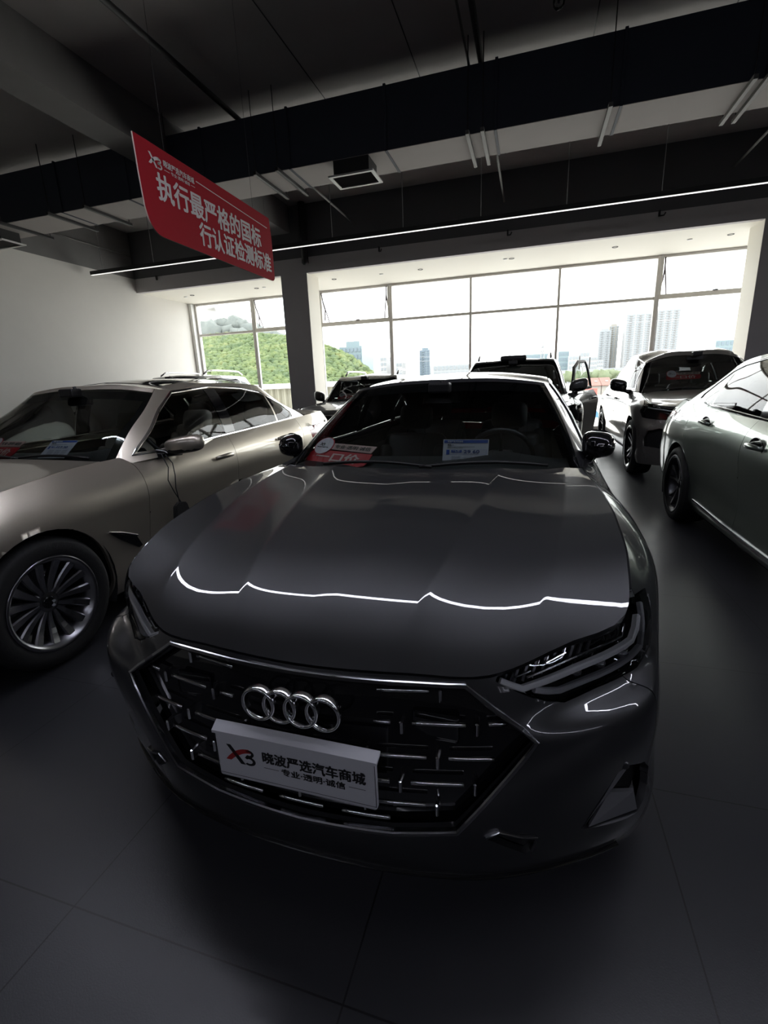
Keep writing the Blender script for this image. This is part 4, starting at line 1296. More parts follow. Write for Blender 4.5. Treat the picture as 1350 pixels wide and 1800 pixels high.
def std_side(yf, yr, zs, seam1, seam2, seam3, zt, zb):
    """door cuts: seam1/2/3 = y of front seam, pillar seam and rear seam at the belt"""
    return dict(front_fender=[(yf - .62, zs + .02), (yf - .62, zt), (seam1 - .02, zt), (seam1 + .05, zb - .1), (seam1 + .03, (zb + zs) / 2), (seam1, zs + .06), (yf + .3, zs - .05), (yf - .42, (zs + zb) / 2)],
        front_door=[(seam1 - .02, zt), (seam1 + .05, zb - .1), (seam1 + .03, (zb + zs) / 2), (seam1, zs + .06), (seam2 - .03, zs + .06), (seam2, (zb + zs) / 2), (seam2 + .03, zt)],
        rear_door=[(seam2 + .03, zt), (seam2, (zb + zs) / 2), (seam2 - .03, zs + .06), (yr - .46, zs + .06), (yr - .40, zs + .25), (yr - .22, zs + .50), (seam3 - .05, zb - .1), (seam3, zt)],
        rear_quarter=[(seam3, zt), (seam3 - .05, zb - .1), (yr - .22, zs + .50), (yr - .40, zs + .25), (yr - .46, zs + .06), (yr - .2, zs - .05), (yr + .42, zs + .22), (yr + .60, zs + .40), (yr + .78, zs + .55), (yr + 1.3, zs + .56), (yr + 1.3, zt)])

def simple_front(root, sp, kind):
    """grille, lamps and intakes for the cars seen from behind the hero car"""
    bv = sp['_bvl']; lab = sp['_lab']
    if 'grille_void' in lab:
        gr = panel('grille', [[v + Vector((0, .03, 0)) for v in q] for q in lab['grille_void']], M_GLB, root, 'C', depth=0)
        poly = sp['front']['grille_void']; zs = [p[1] for p in poly]; xm = max(p[0] for p in poly)
        for k in range(1, 7):
            z = min(zs) + (max(zs) - min(zs)) * k / 7; pts = []
            for x in np.linspace(-xm, xm, 21):
                if inside(poly, abs(x), z):
                    p, n = cast(bv, 'front', x, z)
                    if p is not None: pts.append(p + Vector((0, .014, 0)))
            if len(pts) > 2: 
                bm = NB(); tube(bm, pts, .006, 6); obj('grille_bar', bm, M_DCH, gr, True)
        strip_on(bv, 'front', [(p[0], p[1]) for p in poly if p[0] > 0] + [(-p[0], p[1]) for p in poly[::-1] if p[0] > 0], 'grille_frame', .022, .014, M_CHR, gr, False, True, .06)
    for s in (1, -1):
        md = 'R' if s > 0 else 'L'
        if 'headlight' in lab:
            bm = build_bm([[v.copy() for v in q] for q in lab['headlight']], None if s > 0 else 'L'); orient(bm)
            for v, n in [(v, v.normal.copy()) for v in bm.verts]: v.co -= n * .06
            hl = obj('headlight', bm, M_GLB, root, True)
            panel('headlight_lens', lab['headlight'], M_LENS, hl, md, gap=.003, depth=.05)
            for nm, pts, m in sp.get('drl', []):
                P = []; N = []
                for a, b in resample(pts, .04):
                    p, n = cast(bv, 'front', a, b)
                    if p is not None: P.append(p - n * .02); N.append(n)
                if len(P) > 1:
                    bm = NB(); strip(bm, P, N, .014, .012)
                    if s < 0:
                        for v in bm.verts: v.co.x = -v.co.x
                        bmesh.ops.reverse_faces(bm, faces=bm.faces[:])
                    obj(nm, bm, m, hl)
        if 'air_intake' in lab:
            ai = panel('air_intake', [[v + Vector((-.02, .05, 0)) for v in q] for q in lab['air_intake']], M_MESH, root, md, depth=0)
        if 'tail_light' in lab: panel('tail_light', lab['tail_light'], M_RED, root, md, depth=.02)

def warp_poly(P, yk, zk): 
    a, b = zip(*yk); c, d = zip(*zk)
    return [(float(np.interp(y, a, b)), float(np.interp(z, c, d))) for y, z in P]

# ---------------------------------------------------------------- champagne saloon, left
P_BMW = paint('champagne_bronze_lacquer', (.66, .60, .50), .85, .36)
yk = [(0,0),(.335,.33),(.53,.50),(.93,.87),(1.40,1.44),(1.9,1.95),(2.6,2.6),(3.35,3.35),(3.956,3.978),(4.5,4.52),(4.94,4.95),(5.076,5.087)]
zk = [(.115,.15),(.17,.19),(.25,.27),(.40,.43),(.57,.60),(.70,.73),(.85,.865),(.965,.985),(.975,.995),(1.0,1.04),(1.03,1.09)]
B_low = warp_low(.979, yk, zk)
for j in range(13, 17):
    for i in range(7): pass
B_gh = warp_gh(.985, [(1.32,1.40),(1.47,1.47),(1.62,1.58),(2.7,2.64),(3.4,3.35),(4.1,3.98),(4.66,4.30),(4.89,4.42)], [(2.22,2.12),(2.24,2.13),(2.37,2.22),(2.72,2.66),(3.32,3.22),(3.75,3.62),(4.0,3.75),(4.08,3.80)],
    [(.925,.94),(.975,1.0),(1.01,1.07),(1.20,1.235),(1.33,1.395),(1.382,1.445),(1.434,1.49)])
BMW = dict(paint=P_BMW, low=B_low, gh=B_gh, ns=[5,5,5,5,6,6,8,8,6,5,6,6,8,6,5,5], nv=[4,4,4,3,3,4,4], gns=[6,6,4,8,8,8,6,6,6], gnv=[5,5,5], hood_i=(4, 8),
  hood_c=[(.068,.70),(.12,.76),(.25,.82),(.45,.875),(.75,.935),(1.1,.985),(1.38,1.005)], hood_r=[(0,1.38,1.005),(.40,1.40,1.0)], hood_n=30,
  roof_c=[(2.14,1.445),(2.45,1.478),(2.8,1.49),(3.2,1.482),(3.5,1.455),(3.80,1.40)], g_rc=7, deck_i=13, deck=[(4.42,1.10),(4.75,1.125),(5.02,1.09)],
  yf=.87, yr=3.978, arch_r=.372, tyre_r=.345, rim_r=.238, tyre_w=.245, track=.917, style='multi', m_rim=mat('silver_alloy', (.36,.36,.38), .28, 1.0), m_rimface=mat('polished_alloy', (.62,.62,.65), .22, 1.0), spin=.1, spinvar=0,
  yc=1.42, zc=.985, zbelt=1.0, xb=.82, cowl_x=.73, yt=2.14, zt=1.445, seat_y=2.42, seat2_y=3.40, cab_end=4.1, m_seat=M_SEATW, seat_z=.22,
  mir=(.955,1.96,1.015), mir_size=(.27,.125,.17), mir_foot=(.83,1.80,.975), m_mirlow=M_BLK, m_handle=P_BMW, m_liner=mat('cream_liner', (.45,.42,.38), .8),
  handles=[(2.44,.862),(3.42,.90)], roof_mat=None,
  front=dict(grille_void=[(.03,.64),(.30,.64),(.34,.55),(.28,.42),(.06,.42),(.03,.50)], headlight=[(.40,.70),(.55,.76),(.78,.90),(.815,.82),(.87,.74),(.86,.66),(.70,.635),(.50,.635),(.42,.655)], air_intake=[(.56,.25),(.84,.30),(.82,.38),(.60,.36)]),
  side=std_side(.87, 3.978, .19, 1.56, 2.60, 3.92, 1.25, 1.02), rear=dict(tail_light=[(.42,.80),(.80,.78),(1.0,.80),(1.0,.95),(.80,.96),(.44,.94)]),
  glass=dict(front_window=[(1.68,1.006),(1.85,1.115),(2.05,1.245),(2.26,1.362),(2.62,1.392),(2.62,1.03)], pillar_cover=[(2.62,1.03),(2.62,1.392),(2.76,1.394),(2.76,1.035)],
     rear_window_side=[(2.76,1.035),(2.76,1.394),(3.15,1.375),(3.42,1.335),(3.50,1.31),(3.50,1.065)], quarter_window=[(3.53,1.066),(3.53,1.30),(3.70,1.22),(3.84,1.13),(3.86,1.08)]),
  trim=[[(1.64,.992),(1.85,1.127),(2.05,1.257),(2.26,1.374),(2.69,1.408),(3.15,1.388),(3.45,1.345),(3.72,1.23),(3.88,1.13),(3.88,1.072),(3.5,1.053),(2.69,1.022)]], trim_w=.018,
  custom=('grille_void','headlight','air_intake','tail_light'), drl=[('light_guide', [(.50,.66),(.62,.655),(.70,.665)], M_LED)])
BMW['roof_mat'] = P_BMW; BMW['sunroof'] = (2.30, 3.30, .50)
saloon = car('saloon_car', 'champagne bronze saloon with cream seats at the left, its front wheel facing the camera', 'car', (-3.21, .75, 0), 0.0, BMW)
simple_front(saloon, BMW, 'saloon')
bvb = BMW['_bvl']
# side vent behind the wheel, character line, tyre lettering, hub roundel
for s in (1, -1):
    P = []
    for y, z in ((1.255,.60),(1.46,.515),(1.50,.445),(1.47,.44),(1.33,.535)):
        p, n = cast(bvb, 'side', y, z); P.append(Vector((s * (p.x + .002), p.y, p.z)))
    bm = NB(); poly_prism(bm, P, (s * .008, 0, 0)); fv = obj('fender_vent', bm, M_GLB, saloon)
    strip_on(bvb, 'side', [(1.245,.607),(1.35,.573),(1.465,.522)], 'vent_trim', .012, .014, M_CHR, fv, s < 0)
wh = [o for o in saloon.children if o.name.startswith('front_wheel')]
for w_ in wh:
    bm = NB()
    word = 'HARMONIC'
    for i, chh in enumerate(word):
        a = 1.16 + (i - 3.5) * -.105 - w_.rotation_euler[0]
        if w_.location.x < 0: a = PI - a
        def plc(u, v, a=a):
            r = .289 + v; c, s_ = math.cos(a), math.sin(a); return (.1275, r * c + u * s_, r * s_ - u * c)
        put_text(bm, chh, plc, None, .024, .02, align='C')
    obj('tyre_lettering', bm, mat('tyre_letters', (.035, .035, .037), .6), [c for c in w_.children if c.name.startswith('tire')][0])
    bm = NB()
    for k in (0, 2):
        vs = [bm.verts.new((.1045, 0, 0))] + [bm.verts.new((.1045, .017 * math.cos(t), .017 * math.sin(t))) for t in np.linspace(k * PI / 2 + .4, (k + 1) * PI / 2 + .4, 8)]
        bm.faces.new(vs)
    obj('hub_roundel', bm, mat('roundel_pale', (.40, .42, .46), .3), [c for c in w_.children if c.name.startswith('hub_cap')][0])

# ---------------------------------------------------------------- green-grey hatchback saloon, right
P_GRN = paint('green_grey_lacquer', (.27, .31, .27), .8, .30)
yk = [(0,0),(.335,.33),(.53,.50),(.93,.86),(1.40,1.40),(1.9,1.9),(2.6,2.55),(3.35,3.30),(3.956,3.93),(4.5,4.50),(4.94,4.93),(5.076,5.09)]
zk = [(.115,.15),(.17,.19),(.25,.28),(.40,.44),(.57,.62),(.70,.765),(.85,.91),(.965,1.02),(.975,1.03),(1.0,1.06),(1.03,1.10)]
G_low = warp_low(.995, yk, zk)
G_gh = warp_gh(1.0, [(1.32,1.30),(1.47,1.44),(1.62,1.58),(2.7,2.62),(3.4,3.34),(4.1,4.12),(4.66,4.60),(4.89,4.85)], [(2.22,2.10),(2.24,2.12),(2.37,2.24),(2.72,2.65),(3.32,3.25),(3.75,3.75),(4.0,4.05),(4.08,4.15)],
    [(.925,.965),(.975,1.03),(1.01,1.085),(1.20,1.26),(1.33,1.43),(1.382,1.49),(1.434,1.535)])
GRN = dict(paint=P_GRN, low=G_low, gh=G_gh, ns=[3,3,4,4,5,5,6,8,6,5,8,8,10,8,5,4], nv=[4,4,4,3,3,4,4], gns=[4,4,3,8,8,10,8,6,6], gnv=[5,5,5], hood_i=(4, 8),
  hood_c=[(.068,.74),(.12,.80),(.25,.86),(.45,.91),(.75,.97),(1.1,1.01),(1.28,1.025)], hood_r=[(0,1.28,1.025),(.40,1.31,1.022)], hood_n=20,
  roof_c=[(2.10,1.49),(2.45,1.522),(2.8,1.535),(3.25,1.525),(3.7,1.488),(4.15,1.425)], g_rc=7, deck_i=13, deck=[(4.85,1.11),(4.95,1.115),(5.03,1.10)],
  yf=.86, yr=3.93, arch_r=.38, tyre_r=.352, rim_r=.262, tyre_w=.255, track=.94, style='double5v', m_rim=M_DAL, m_rimface=mat('polished_alloy', (.62,.62,.65), .22, 1.0), spin=.4,
  yc=1.30, zc=1.02, zbelt=1.03, xb=.83, cowl_x=.73, yt=2.10, zt=1.49, seat_y=2.45, seat2_y=3.35, cab_end=4.2, m_seat=M_SEATB, seat_z=.26,
  mir=(.965,1.86,1.09), mir_size=(.24,.165,.17), mir_foot=(.83,1.70,1.02), m_handle=P_GRN,
  handles=[(2.42,.895),(3.40,.955)],
  front=dict(grille_void=[(.03,.68),(.30,.68),(.34,.58),(.28,.44),(.06,.44),(.03,.52)], headlight=[(.40,.74),(.55,.80),(.78,.95),(.815,.88),(.87,.79),(.86,.70),(.70,.675),(.50,.675),(.42,.695)]),
  side=std_side(.86, 3.93, .19, 1.50, 2.62, 3.90, 1.30, 1.06), rear=dict(tail_light=[(.45,.90),(.80,.915),(1.0,.93),(1.0,.985),(.80,.99),(.45,.975)]),
  glass=dict(front_window=[(1.84,1.05),(2.0,1.16),(2.2,1.31),(2.36,1.41),(2.56,1.43),(2.56,1.062)], pillar_cover=[(2.56,1.062),(2.56,1.43),(2.68,1.435),(2.68,1.066)],
     rear_window_side=[(2.68,1.066),(2.68,1.435),(3.15,1.43),(3.50,1.395),(3.62,1.375),(3.62,1.10)], quarter_window=[(3.65,1.102),(3.65,1.365),(3.85,1.285),(4.02,1.185),(4.06,1.14)]),
  trim=[[(1.78,1.03),(2.0,1.172),(2.2,1.322),(2.36,1.422),(2.62,1.447),(3.15,1.442),(3.50,1.407),(3.70,1.365),(3.9,1.275),(4.06,1.175),(4.08,1.125),(3.62,1.088),(2.62,1.05)]], trim_w=.020, m_trim=M_GLB,
  custom=('grille_void','headlight','air_intake','tail_light'))
hatch = car('hatchback_saloon', 'green-grey hatchback at the right edge showing its rear wheel and two door handles', 'car', (2.27, 1.05, 0), 0.0, GRN)
simple_front(hatch, GRN, 'saloon')
for s in (False, True): 
    strip_on(GRN['_bvl'], 'side', [(1.35,.30),(2.0,.285),(2.8,.285),(3.42,.31)], 'sill_trim', .030, .012, M_DCH, hatch, s, False, .08)
    for y, z in GRN['handles']:
        p, n = cast(GRN['_bvl'], 'side', y, z); bm = NB(); 
        lathe(bm, [(.0005, .001), (.058, .0015), (.064, .004), (.067, .001)], 28, 'X')
        for v in bm.verts: v.co = Vector(((p.x + v.co.x) * (-1 if s else 1), p.y + v.co.y * 1.55, p.z + v.co.z * .95))
        obj('handle_recess', bm, M_GLB, hatch, True)
    strip_on(GRN['_bvl'], 'side', [(4.22,.90),(4.3,.90),(4.32,.98),(4.24,.985)], 'fuel_flap_gap', .004, .001, M_BLK, hatch, s, True, .05)

# ---------------------------------------------------------------- SUVs
def suv(name, label, loc, rz, pnt, L, W, H, yf, wb, belt, hoodz, roofline, style='double5', **kw):
    k = W / 2 / .954; yr = yf + wb; tr = kw.get('tyre_r', .37)
    yk = [(0,0),(.335,.34*yf/.93),(.53,.53*yf/.93),(.93,yf),(1.40,yf+.45),(1.9,yf+.92),(2.6,yf+wb*.55),(3.35,yr-.58),(3.956,yr),(4.5,yr+.48),(4.94,L-.12),(5.076,L)]
    zk = [(.115,.22),(.17,.27),(.25,.36),(.40,.52),(.57,hoodz-.28),(.655,hoodz-.09),(.69,hoodz),(.78,hoodz+.06),(.85,belt-.13),(.965,belt-.035),(.975,belt-.02),(1.0,belt+.02),(1.03,belt+.07)]
    low = warp_low(k, yk, zk)
    yc = yf + .42; yt = kw.get('yt', yc + .72); ye = kw.get('roof_end', L - .75); yg = kw.get('glass_end', L - .30)
    gh = warp_gh(k * .985, [(1.32,yc),(1.47,yc+.12),(1.62,yc+.27),(2.7,yf+wb*.55),(3.4,yr-.5),(4.1,yr+.15),(4.66,yg-.18),(4.89,yg)], [(2.22,yt),(2.24,yt+.02),(2.37,yt+.14),(2.72,yf+wb*.56),(3.32,yr-.62),(3.75,(yr-.62+ye)/2+.1),(4.0,ye-.06),(4.08,ye)],
        [(.925,belt-.06),(.975,belt-.02),(1.01,belt+.02),(1.20,belt+.02+(roofline[-1][1]-belt)*.60),(1.30,roofline[-1][1]-.015),(1.334,roofline[-1][1]),(1.35,max(roofline[-1][1],H-.085)),(1.372,H-.06),(1.382,H-.045),(1.434,H)], kw.get('sxt', k * 1.0))
    yB = yf + wb * .56; yC = yr - .22; zr = H - .115
    bA, bB, bC = belt + .02, belt + .03, belt + .055
    g_front = [(yc+.35,bA),(yc+.50,belt+.12),(yt-.02,zr-.10),(yt+.20,zr-.01),(yB-.06,zr),(yB-.06,bB)]
    sidegl = dict(front_window=g_front, pillar_cover=[(yB-.06,bB),(yB-.06,zr),(yB+.06,zr),(yB+.06,bB)],
        rear_window_side=[(yB+.06,bB),(yB+.06,zr),(yC-.22,zr-.02),(yC-.10,zr-.05),(yC-.10,bC)], quarter_window=kw.get('quarter', [(yC-.06,bC),(yC-.06,zr-.06),(yC+.22,zr-.12),(yC+.42,zr-.26),(yC+.46,bC+.02)]))
    sp = dict(paint=pnt, low=low, gh=gh, ns=NS2, nv=NV2, gns=GNS2, gnv=GNV2, hood_i=(4, 8),
      hood_c=[(.068,hoodz-.005),(.13,hoodz+.05),(.28,hoodz+.09),(.6,hoodz+.14),(.95,hoodz+.175),(yc-.06,belt-.005)], hood_r=[(0,yc-.06,belt-.005),(.4*k,yc-.03,belt-.012)], hood_n=20,
      roof_c=roofline, g_rc=7, deck_i=13, deck=[(yg,belt+.03),(yg+.08,belt+.05),(L-.06,belt+.07)],
      yf=yf, yr=yr, arch_r=tr+.035, tyre_r=tr, rim_r=kw.get('rim_r', .268), tyre_w=.265, track=W/2-.02, style=style, m_rim=kw.get('m_rim', M_DAL), m_rimface=kw.get('m_rimface', M_ALU), ub_z=.27,
      yc=yc, zc=belt-.01, zbelt=belt, xb=W/2-.12, cowl_x=.73*k, yt=yt, zt=H-.045, seat_y=yf+1.55, seat2_y=yr-.55, cab_end=yr+.2, m_seat=kw.get('m_seat', M_SEATB), seat_z=belt-.76,
      mir=(W/2+.03+kw.get('mir_dx',0),yc+.52,belt+.07), mir_size=(.24,.20,.17), mir_foot=(W/2-.12,yc+.40,belt-.03), m_mirlow=M_GLB, m_mirror=kw.get('m_mirror', pnt),
      handles=[(yf+wb*.55-.2,belt-.14),(yr-.52,belt-.12)], front=kw['front'], side=std_side(yf, yr, .29, yc+.22, yB, yC+.02, belt+.3, belt+.03),
      rear=dict(tail_light=[(.50,belt-.17),(.85,belt-.19),(1.2,belt-.17),(1.2,belt-.03),(.85,belt-.02),(.50,belt-.04)]), glass=sidegl,
      trim=[g_front[:5] + [(yB+.06,zr+.012),(yC-.22,zr-.008),(yC+.22,zr-.108),(yC+.46,zr-.25),(yC+.48,bC),(yB,bB-.012)]], trim_w=.016, m_trim=kw.get('m_trim', M_CHR),
      custom=('grille_void','headlight','air_intake','tail_light'), drl=kw.get('drl', []), rear_seats=kw.get('rear_seats', True))
    root = car(name, label, 'car', loc, rz, sp)
    simple_front(root, sp, 'suv')
    for s in (1, -1):                                             # roof rails
        if kw.get('rails'):
            bv = bvh_of([grid_bm(loft(gh, GNS2, GNV2)[0])]); P = []
            for y in np.linspace(yt + .25, ye - .25, 10):
                j = np.interp(y, [p[0] for p in roofline], [p[1] for p in roofline])
                P.append(Vector((s * .565 * k, y, j + .02 + (.035 if yt + .3 < y < ye - .3 else -.03))))
            bm = NB(); tube(bm, P, .017, 8); obj('roof_rail', bm, kw.get('m_rail', M_CHR), root, True)
    return root, sp
FR_GLE = dict(grille_void=[(-.02,.92),(.42,.92),(.46,.80),(.40,.62),(-.02,.60)], headlight=[(.52,.92),(.60,1.0),(.85,1.10),(.92,1.0),(.96,.90),(.94,.82),(.80,.80),(.60,.80),(.54,.84)], air_intake=[(.52,.52),(.62,.66),(.78,.70),(.90,.66),(.93,.56),(.92,.46),(.56,.42)])
P_GLE = paint('mauve_grey_lacquer', (.25, .235, .225), .55, .35)
gle, S_GLE = suv('coupe_suv', 'pale mauve-grey sloping-roof SUV facing the camera beyond the green-grey hatchback', (2.36, 6.58, 0), 0.0, P_GLE, 4.94, 2.02, 1.73, .88, 2.935, 1.14, .93,
  [(2.02,1.685),(2.35,1.72),(2.7,1.73),(3.1,1.715),(3.6,1.65),(4.15,1.53)], 'double5', tyre_r=.385, rim_r=.285, roof_end=4.15, glass_end=4.72, front=FR_GLE,
  quarter=[(3.66,1.20),(3.66,1.50),(3.80,1.46),(3.98,1.37),(4.08,1.28),(4.10,1.22)], m_mirror=M_GLB, m_rim=M_GLB, m_rimface=mat('polished_alloy', (.62,.62,.65), .22, 1.0), drl=[('light_guide', [(.60,.90),(.72,.92),(.90,.95)], M_LED)], m_mirlow=M_GLB)
P_BK = paint('black_lacquer', (.018, .019, .020), .4, .3)
dk, S_DK = suv('large_suv', 'large dark grey SUV with chrome roof rails behind the nearest car, its side door open', (-.28, 6.12, 0), 0.0, paint('graphite_lacquer', (.09, .092, .096), .6, .33), 4.95, 1.94, 1.725, .90, 2.95, 1.17, .98,
  [(2.04,1.68),(2.4,1.715),(2.8,1.725),(3.3,1.72),(3.8,1.70),(4.25,1.66)], rails=True, front=FR_GLE, mir_dx=-.13)
lb, S_LB = suv('compact_suv', 'small black boxy SUV with a red sign inside its windscreen, beside the dark pillar', (-3.08, 7.1, 0), 0.0, P_BK, 4.60, 1.84, 1.61, .86, 2.83, 1.12, .93,
  [(2.0,1.565),(2.4,1.602),(2.8,1.61),(3.3,1.605),(3.7,1.59),(4.05,1.55)], rails=True, front=FR_GLE, m_seat=M_SEATB)
sv, S_SV = suv('silver_suv', 'silver SUV seen only by its railed roof beyond the champagne saloon', (-7.35, 6.75, 0), 0.0, paint('silver_lacquer', (.50, .51, .52), .7, .32), 4.75, 1.90, 1.78, .87, 2.87, 1.13, .95,
  [(2.0,1.735),(2.4,1.772),(2.8,1.78),(3.3,1.775),(3.8,1.75),(4.1,1.71)], rails=True, front=FR_GLE)

# the big SUV's near-side door stands open
def swing(root, sp, ang):
    hx, hy = .93, sp['yc'] + .24
    dr = sp['_o_front_door']
    kids = [o for o in root.children if o.name.startswith('front_window')][:1] + [o for o in root.children if o.name.startswith('door_mirror')][:1]
    hd = [o for o in root.children if o.name.startswith('door_handle')][:1]
    Rm = Matrix.Translation((hx, hy, 0)) @ Matrix.Rotation(ang, 4, 'Z') @ Matrix.Translation((-hx, -hy, 0))
    dr.matrix_local = Rm
    for k in kids + hd: k.parent = dr; k.matrix_parent_inverse = Matrix.Identity(4)
    fp = sp['glass']['front_window']; P = []; N = []
    for y, z in resample(fp, .08, True):
        p, n = cast(sp['_bvg'], 'side', y, z)
        if p is not None: P.append(p); N.append(n)
    bm = NB(); strip(bm, P, N, .05, .02, True); obj('door_frame', bm, M_BLK, dr)
    bm = NB(); box(bm, (.86, (hy + sp['yf'] + 1.6) / 2, .75), (.06, 1.0, .75), .05); obj('door_lining', bm, M_TRIMB, dr, True)
swing(dk, S_DK, -.42)
bm = NB(); box(bm, (0, 2.02, 1.695), (.40, .16, .085), .03, 3); obj('roof_sensor', bm, M_BLK, dk, True)
# ================================================================== outside the windows
M_GRND = mat('pale_ground', (.42, .40, .37), .9, noise=.1, nscale=.05)
g = mesh('ground', [(-4000, 13.2, -4.5), (4000, 13.2, -4.5), (4000, 6000, -4.5), (-4000, 6000, -4.5)], [(0, 1, 2, 3)], M_GRND); g['kind'] = 'structure'
rng = random.Random(3)
def foliage_mat(name, a, b, c):
    M = bpy.data.materials.new(name); M.use_nodes = True; nt = M.node_tree; bs = nt.nodes['Principled BSDF']; bs.inputs['Roughness'].default_value = .8
    tc = nt.nodes.new('ShaderNodeTexCoord'); nz = nt.nodes.new('ShaderNodeTexNoise'); nz.inputs['Scale'].default_value = .22; nz.inputs['Detail'].default_value = 12; nz.inputs['Roughness'].default_value = .72
    cr = nt.nodes.new('ShaderNodeValToRGB'); e = cr.color_ramp.elements
    e[0].position = .36; e[0].color = a + (1,); e[1].position = .55; e[1].color = b + (1,); n = e.new(.70); n.color = c + (1,)
    nt.links.new(tc.outputs['Object'], nz.inputs['Vector']); nt.links.new(nz.outputs['Fac'], cr.inputs[0]); nt.links.new(cr.outputs[0], bs.inputs['Base Color'])
    return M
_t = bmesh.new(); bmesh.ops.create_icosphere(_t, subdivisions=2, radius=1.0); _t.verts.index_update()
ICO_V = np.array([v.co[:] for v in _t.verts]); ICO_F = [[v.index for v in f.verts] for f in _t.faces]; _t.free()
nrng = np.random.RandomState(5)
class Leaves:
    def __init__(self): self.V = []; self.F = []
def blob(L, c, r, rz):
    a = rng.random() * 9; P = ICO_V
    k = 1 + .22 * np.sin(P[:, 0] * 5 + a) * np.sin(P[:, 1] * 5 + a * 2) + .14 * np.sin(P[:, 2] * 9 + a) + nrng.uniform(-.13, .13, len(P))
    o = len(L.V) * len(P)
    L.V.append(np.array(c) + P * np.array([r, r, rz]) * k[:, None]); L.F += [[o + i for i in f] for f in ICO_F]
def leaves_obj(name, L, m): return mesh(name, np.concatenate(L.V).tolist(), L.F, m, None, True)
def forest(name, prof, y, depth, size, m, label):
    """wooded slope: profile of (x, crest z) at distance y"""
    bm = Leaves(); xs = [p[0] for p in prof]; rows = 7
    hill = []
    for j in range(rows):
        t = j / (rows - 1); row = []
        for x in np.linspace(xs[0], xs[-1], 30):
            zc = np.interp(x, xs, [p[1] for p in prof]); row.append((x, y - depth * (1 - t), -4.5 + (zc + 2.5) * t ** .8))
        hill.append(row)
    V = [p for r in hill for p in r]; n = 30
    Fc = [(j * n + i, j * n + i + 1, (j + 1) * n + i + 1, (j + 1) * n + i) for j in range(rows - 1) for i in range(n - 1)]
    h = mesh('hill', V, Fc, m, None, True); h['kind'] = 'structure'
    step = size * 1.25
    for j in range(1, int(depth / step) + 1):
        yy = y - j * step; t = max(0, 1 - j * step / depth)
        for x in np.arange(xs[0], xs[-1], step):
            xx = x + rng.uniform(-.5, .5) * step; zc = np.interp(xx, xs, [p[1] for p in prof])
            r = size * rng.uniform(.75, 1.25)
            zz = -4.5 + (zc + 4.5) * t ** .8
            blob(bm, (xx, yy + rng.uniform(-.4, .4) * step, zz - r * .35), r, r * rng.uniform(.7, 1.0))
    # crest trees
    for x in np.arange(xs[0], xs[-1], step * .7):
        zc = np.interp(x, xs, [p[1] for p in prof]); r = size * rng.uniform(.6, 1.1); blob(bm, (x, y, zc - r * .8), r, r)
    o = leaves_obj(name, bm, m); return tag(o, label, 'trees', kind='stuff')
forest('tree_canopy', [(-142, 20), (-120, 22), (-108, 22.4), (-98, 21.8), (-84, 19.8), (-69, 16), (-60, 12), (-52, 6), (-45, -2)], 160, 60, 1.15,
       foliage_mat('broadleaf_green', (0.042, 0.074, 0.028), (0.095, 0.130, 0.042), (0.15, 0.155, 0.058)), 'bright green wooded hillside outside the left windows')
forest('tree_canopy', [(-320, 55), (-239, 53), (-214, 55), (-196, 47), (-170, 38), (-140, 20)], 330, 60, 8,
       foliage_mat('far_hazed_green', (0.108, 0.124, 0.119), (0.130, 0.146, 0.135), (0.146, 0.162, 0.151)), 'faint grey-green wooded ridge behind the bright hill')  # ridge haze put into flat grey-green leaf colours
def tower(label, x0, x1, y, z1, m, mw, floors, bays, d=16, kind='tower_block', crown=True, grp=None):
    w = x1 - x0; z0 = -4.5; t = thing(kind, label, 'building', ((x0 + x1) / 2, y, z0), 0, grp); h = z1 - z0
    bm = NB(); box(bm, (0, d / 2, h / 2), (w, d, h))
    if crown: box(bm, (0, d / 2, h + 1.2), (w * .6, d * .6, 2.4))
    obj('wall', bm, m, t)
    fh = h / floors; bw = w / bays
    if floors * bays <= 90 and w > 8:
        for i in range(floors):
            for j in range(bays):
                bm = NB(); box(bm, (-w / 2 + bw * (j + .5), -.15, fh * (i + .5)), (bw * .62, .4, fh * .55)); obj('window', bm, mw, t)
    else:
        for j in range(bays):
            bm = NB()
            for i in range(floors): box(bm, (-w / 2 + bw * (j + .5), -.15, fh * (i + .5)), (bw * .62, .4, fh * .5))
            obj('window_column', bm, mw, t)
    if floors > 12:
        for j in range(1, bays, 2):
            bm = NB(); 
            for i in range(floors): box(bm, (-w / 2 + bw * j, -.9, fh * (i + .25)), (bw * .5, 1.6, fh * .12))
            obj('balcony_column', bm, m, t)
    return t
M_TW = mat('pale_hazed_render', (0.30, 0.306, 0.312), .8); M_TG = mat('grey_hazed_render', (0.27, 0.285, 0.297), .8); M_WN = mat('hazed_window', (0.21, 0.235, 0.255), .3)  # distance haze put into these pale tower and window colours
M_BL = mat('pale_blue_glass', (0.150, 0.204, 0.222), .25); M_BW = mat('blue_grey_window', (0.126, 0.168, 0.198), .3); M_CRE = mat('cream_render', (0.27, 0.262, 0.24), .8)  # cream lightened along with the towers for haze
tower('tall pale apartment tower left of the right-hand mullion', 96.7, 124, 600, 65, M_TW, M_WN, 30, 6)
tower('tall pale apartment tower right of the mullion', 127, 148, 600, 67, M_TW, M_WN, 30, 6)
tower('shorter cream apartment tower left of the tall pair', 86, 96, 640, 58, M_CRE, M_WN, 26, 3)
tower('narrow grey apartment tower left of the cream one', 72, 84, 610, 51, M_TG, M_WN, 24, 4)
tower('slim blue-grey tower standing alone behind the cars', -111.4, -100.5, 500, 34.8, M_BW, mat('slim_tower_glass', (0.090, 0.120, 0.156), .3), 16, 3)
tower('blue glass building beside the right end of the green hill', -80, -69.7, 200, 18, M_BL, M_BW, 8, 6)
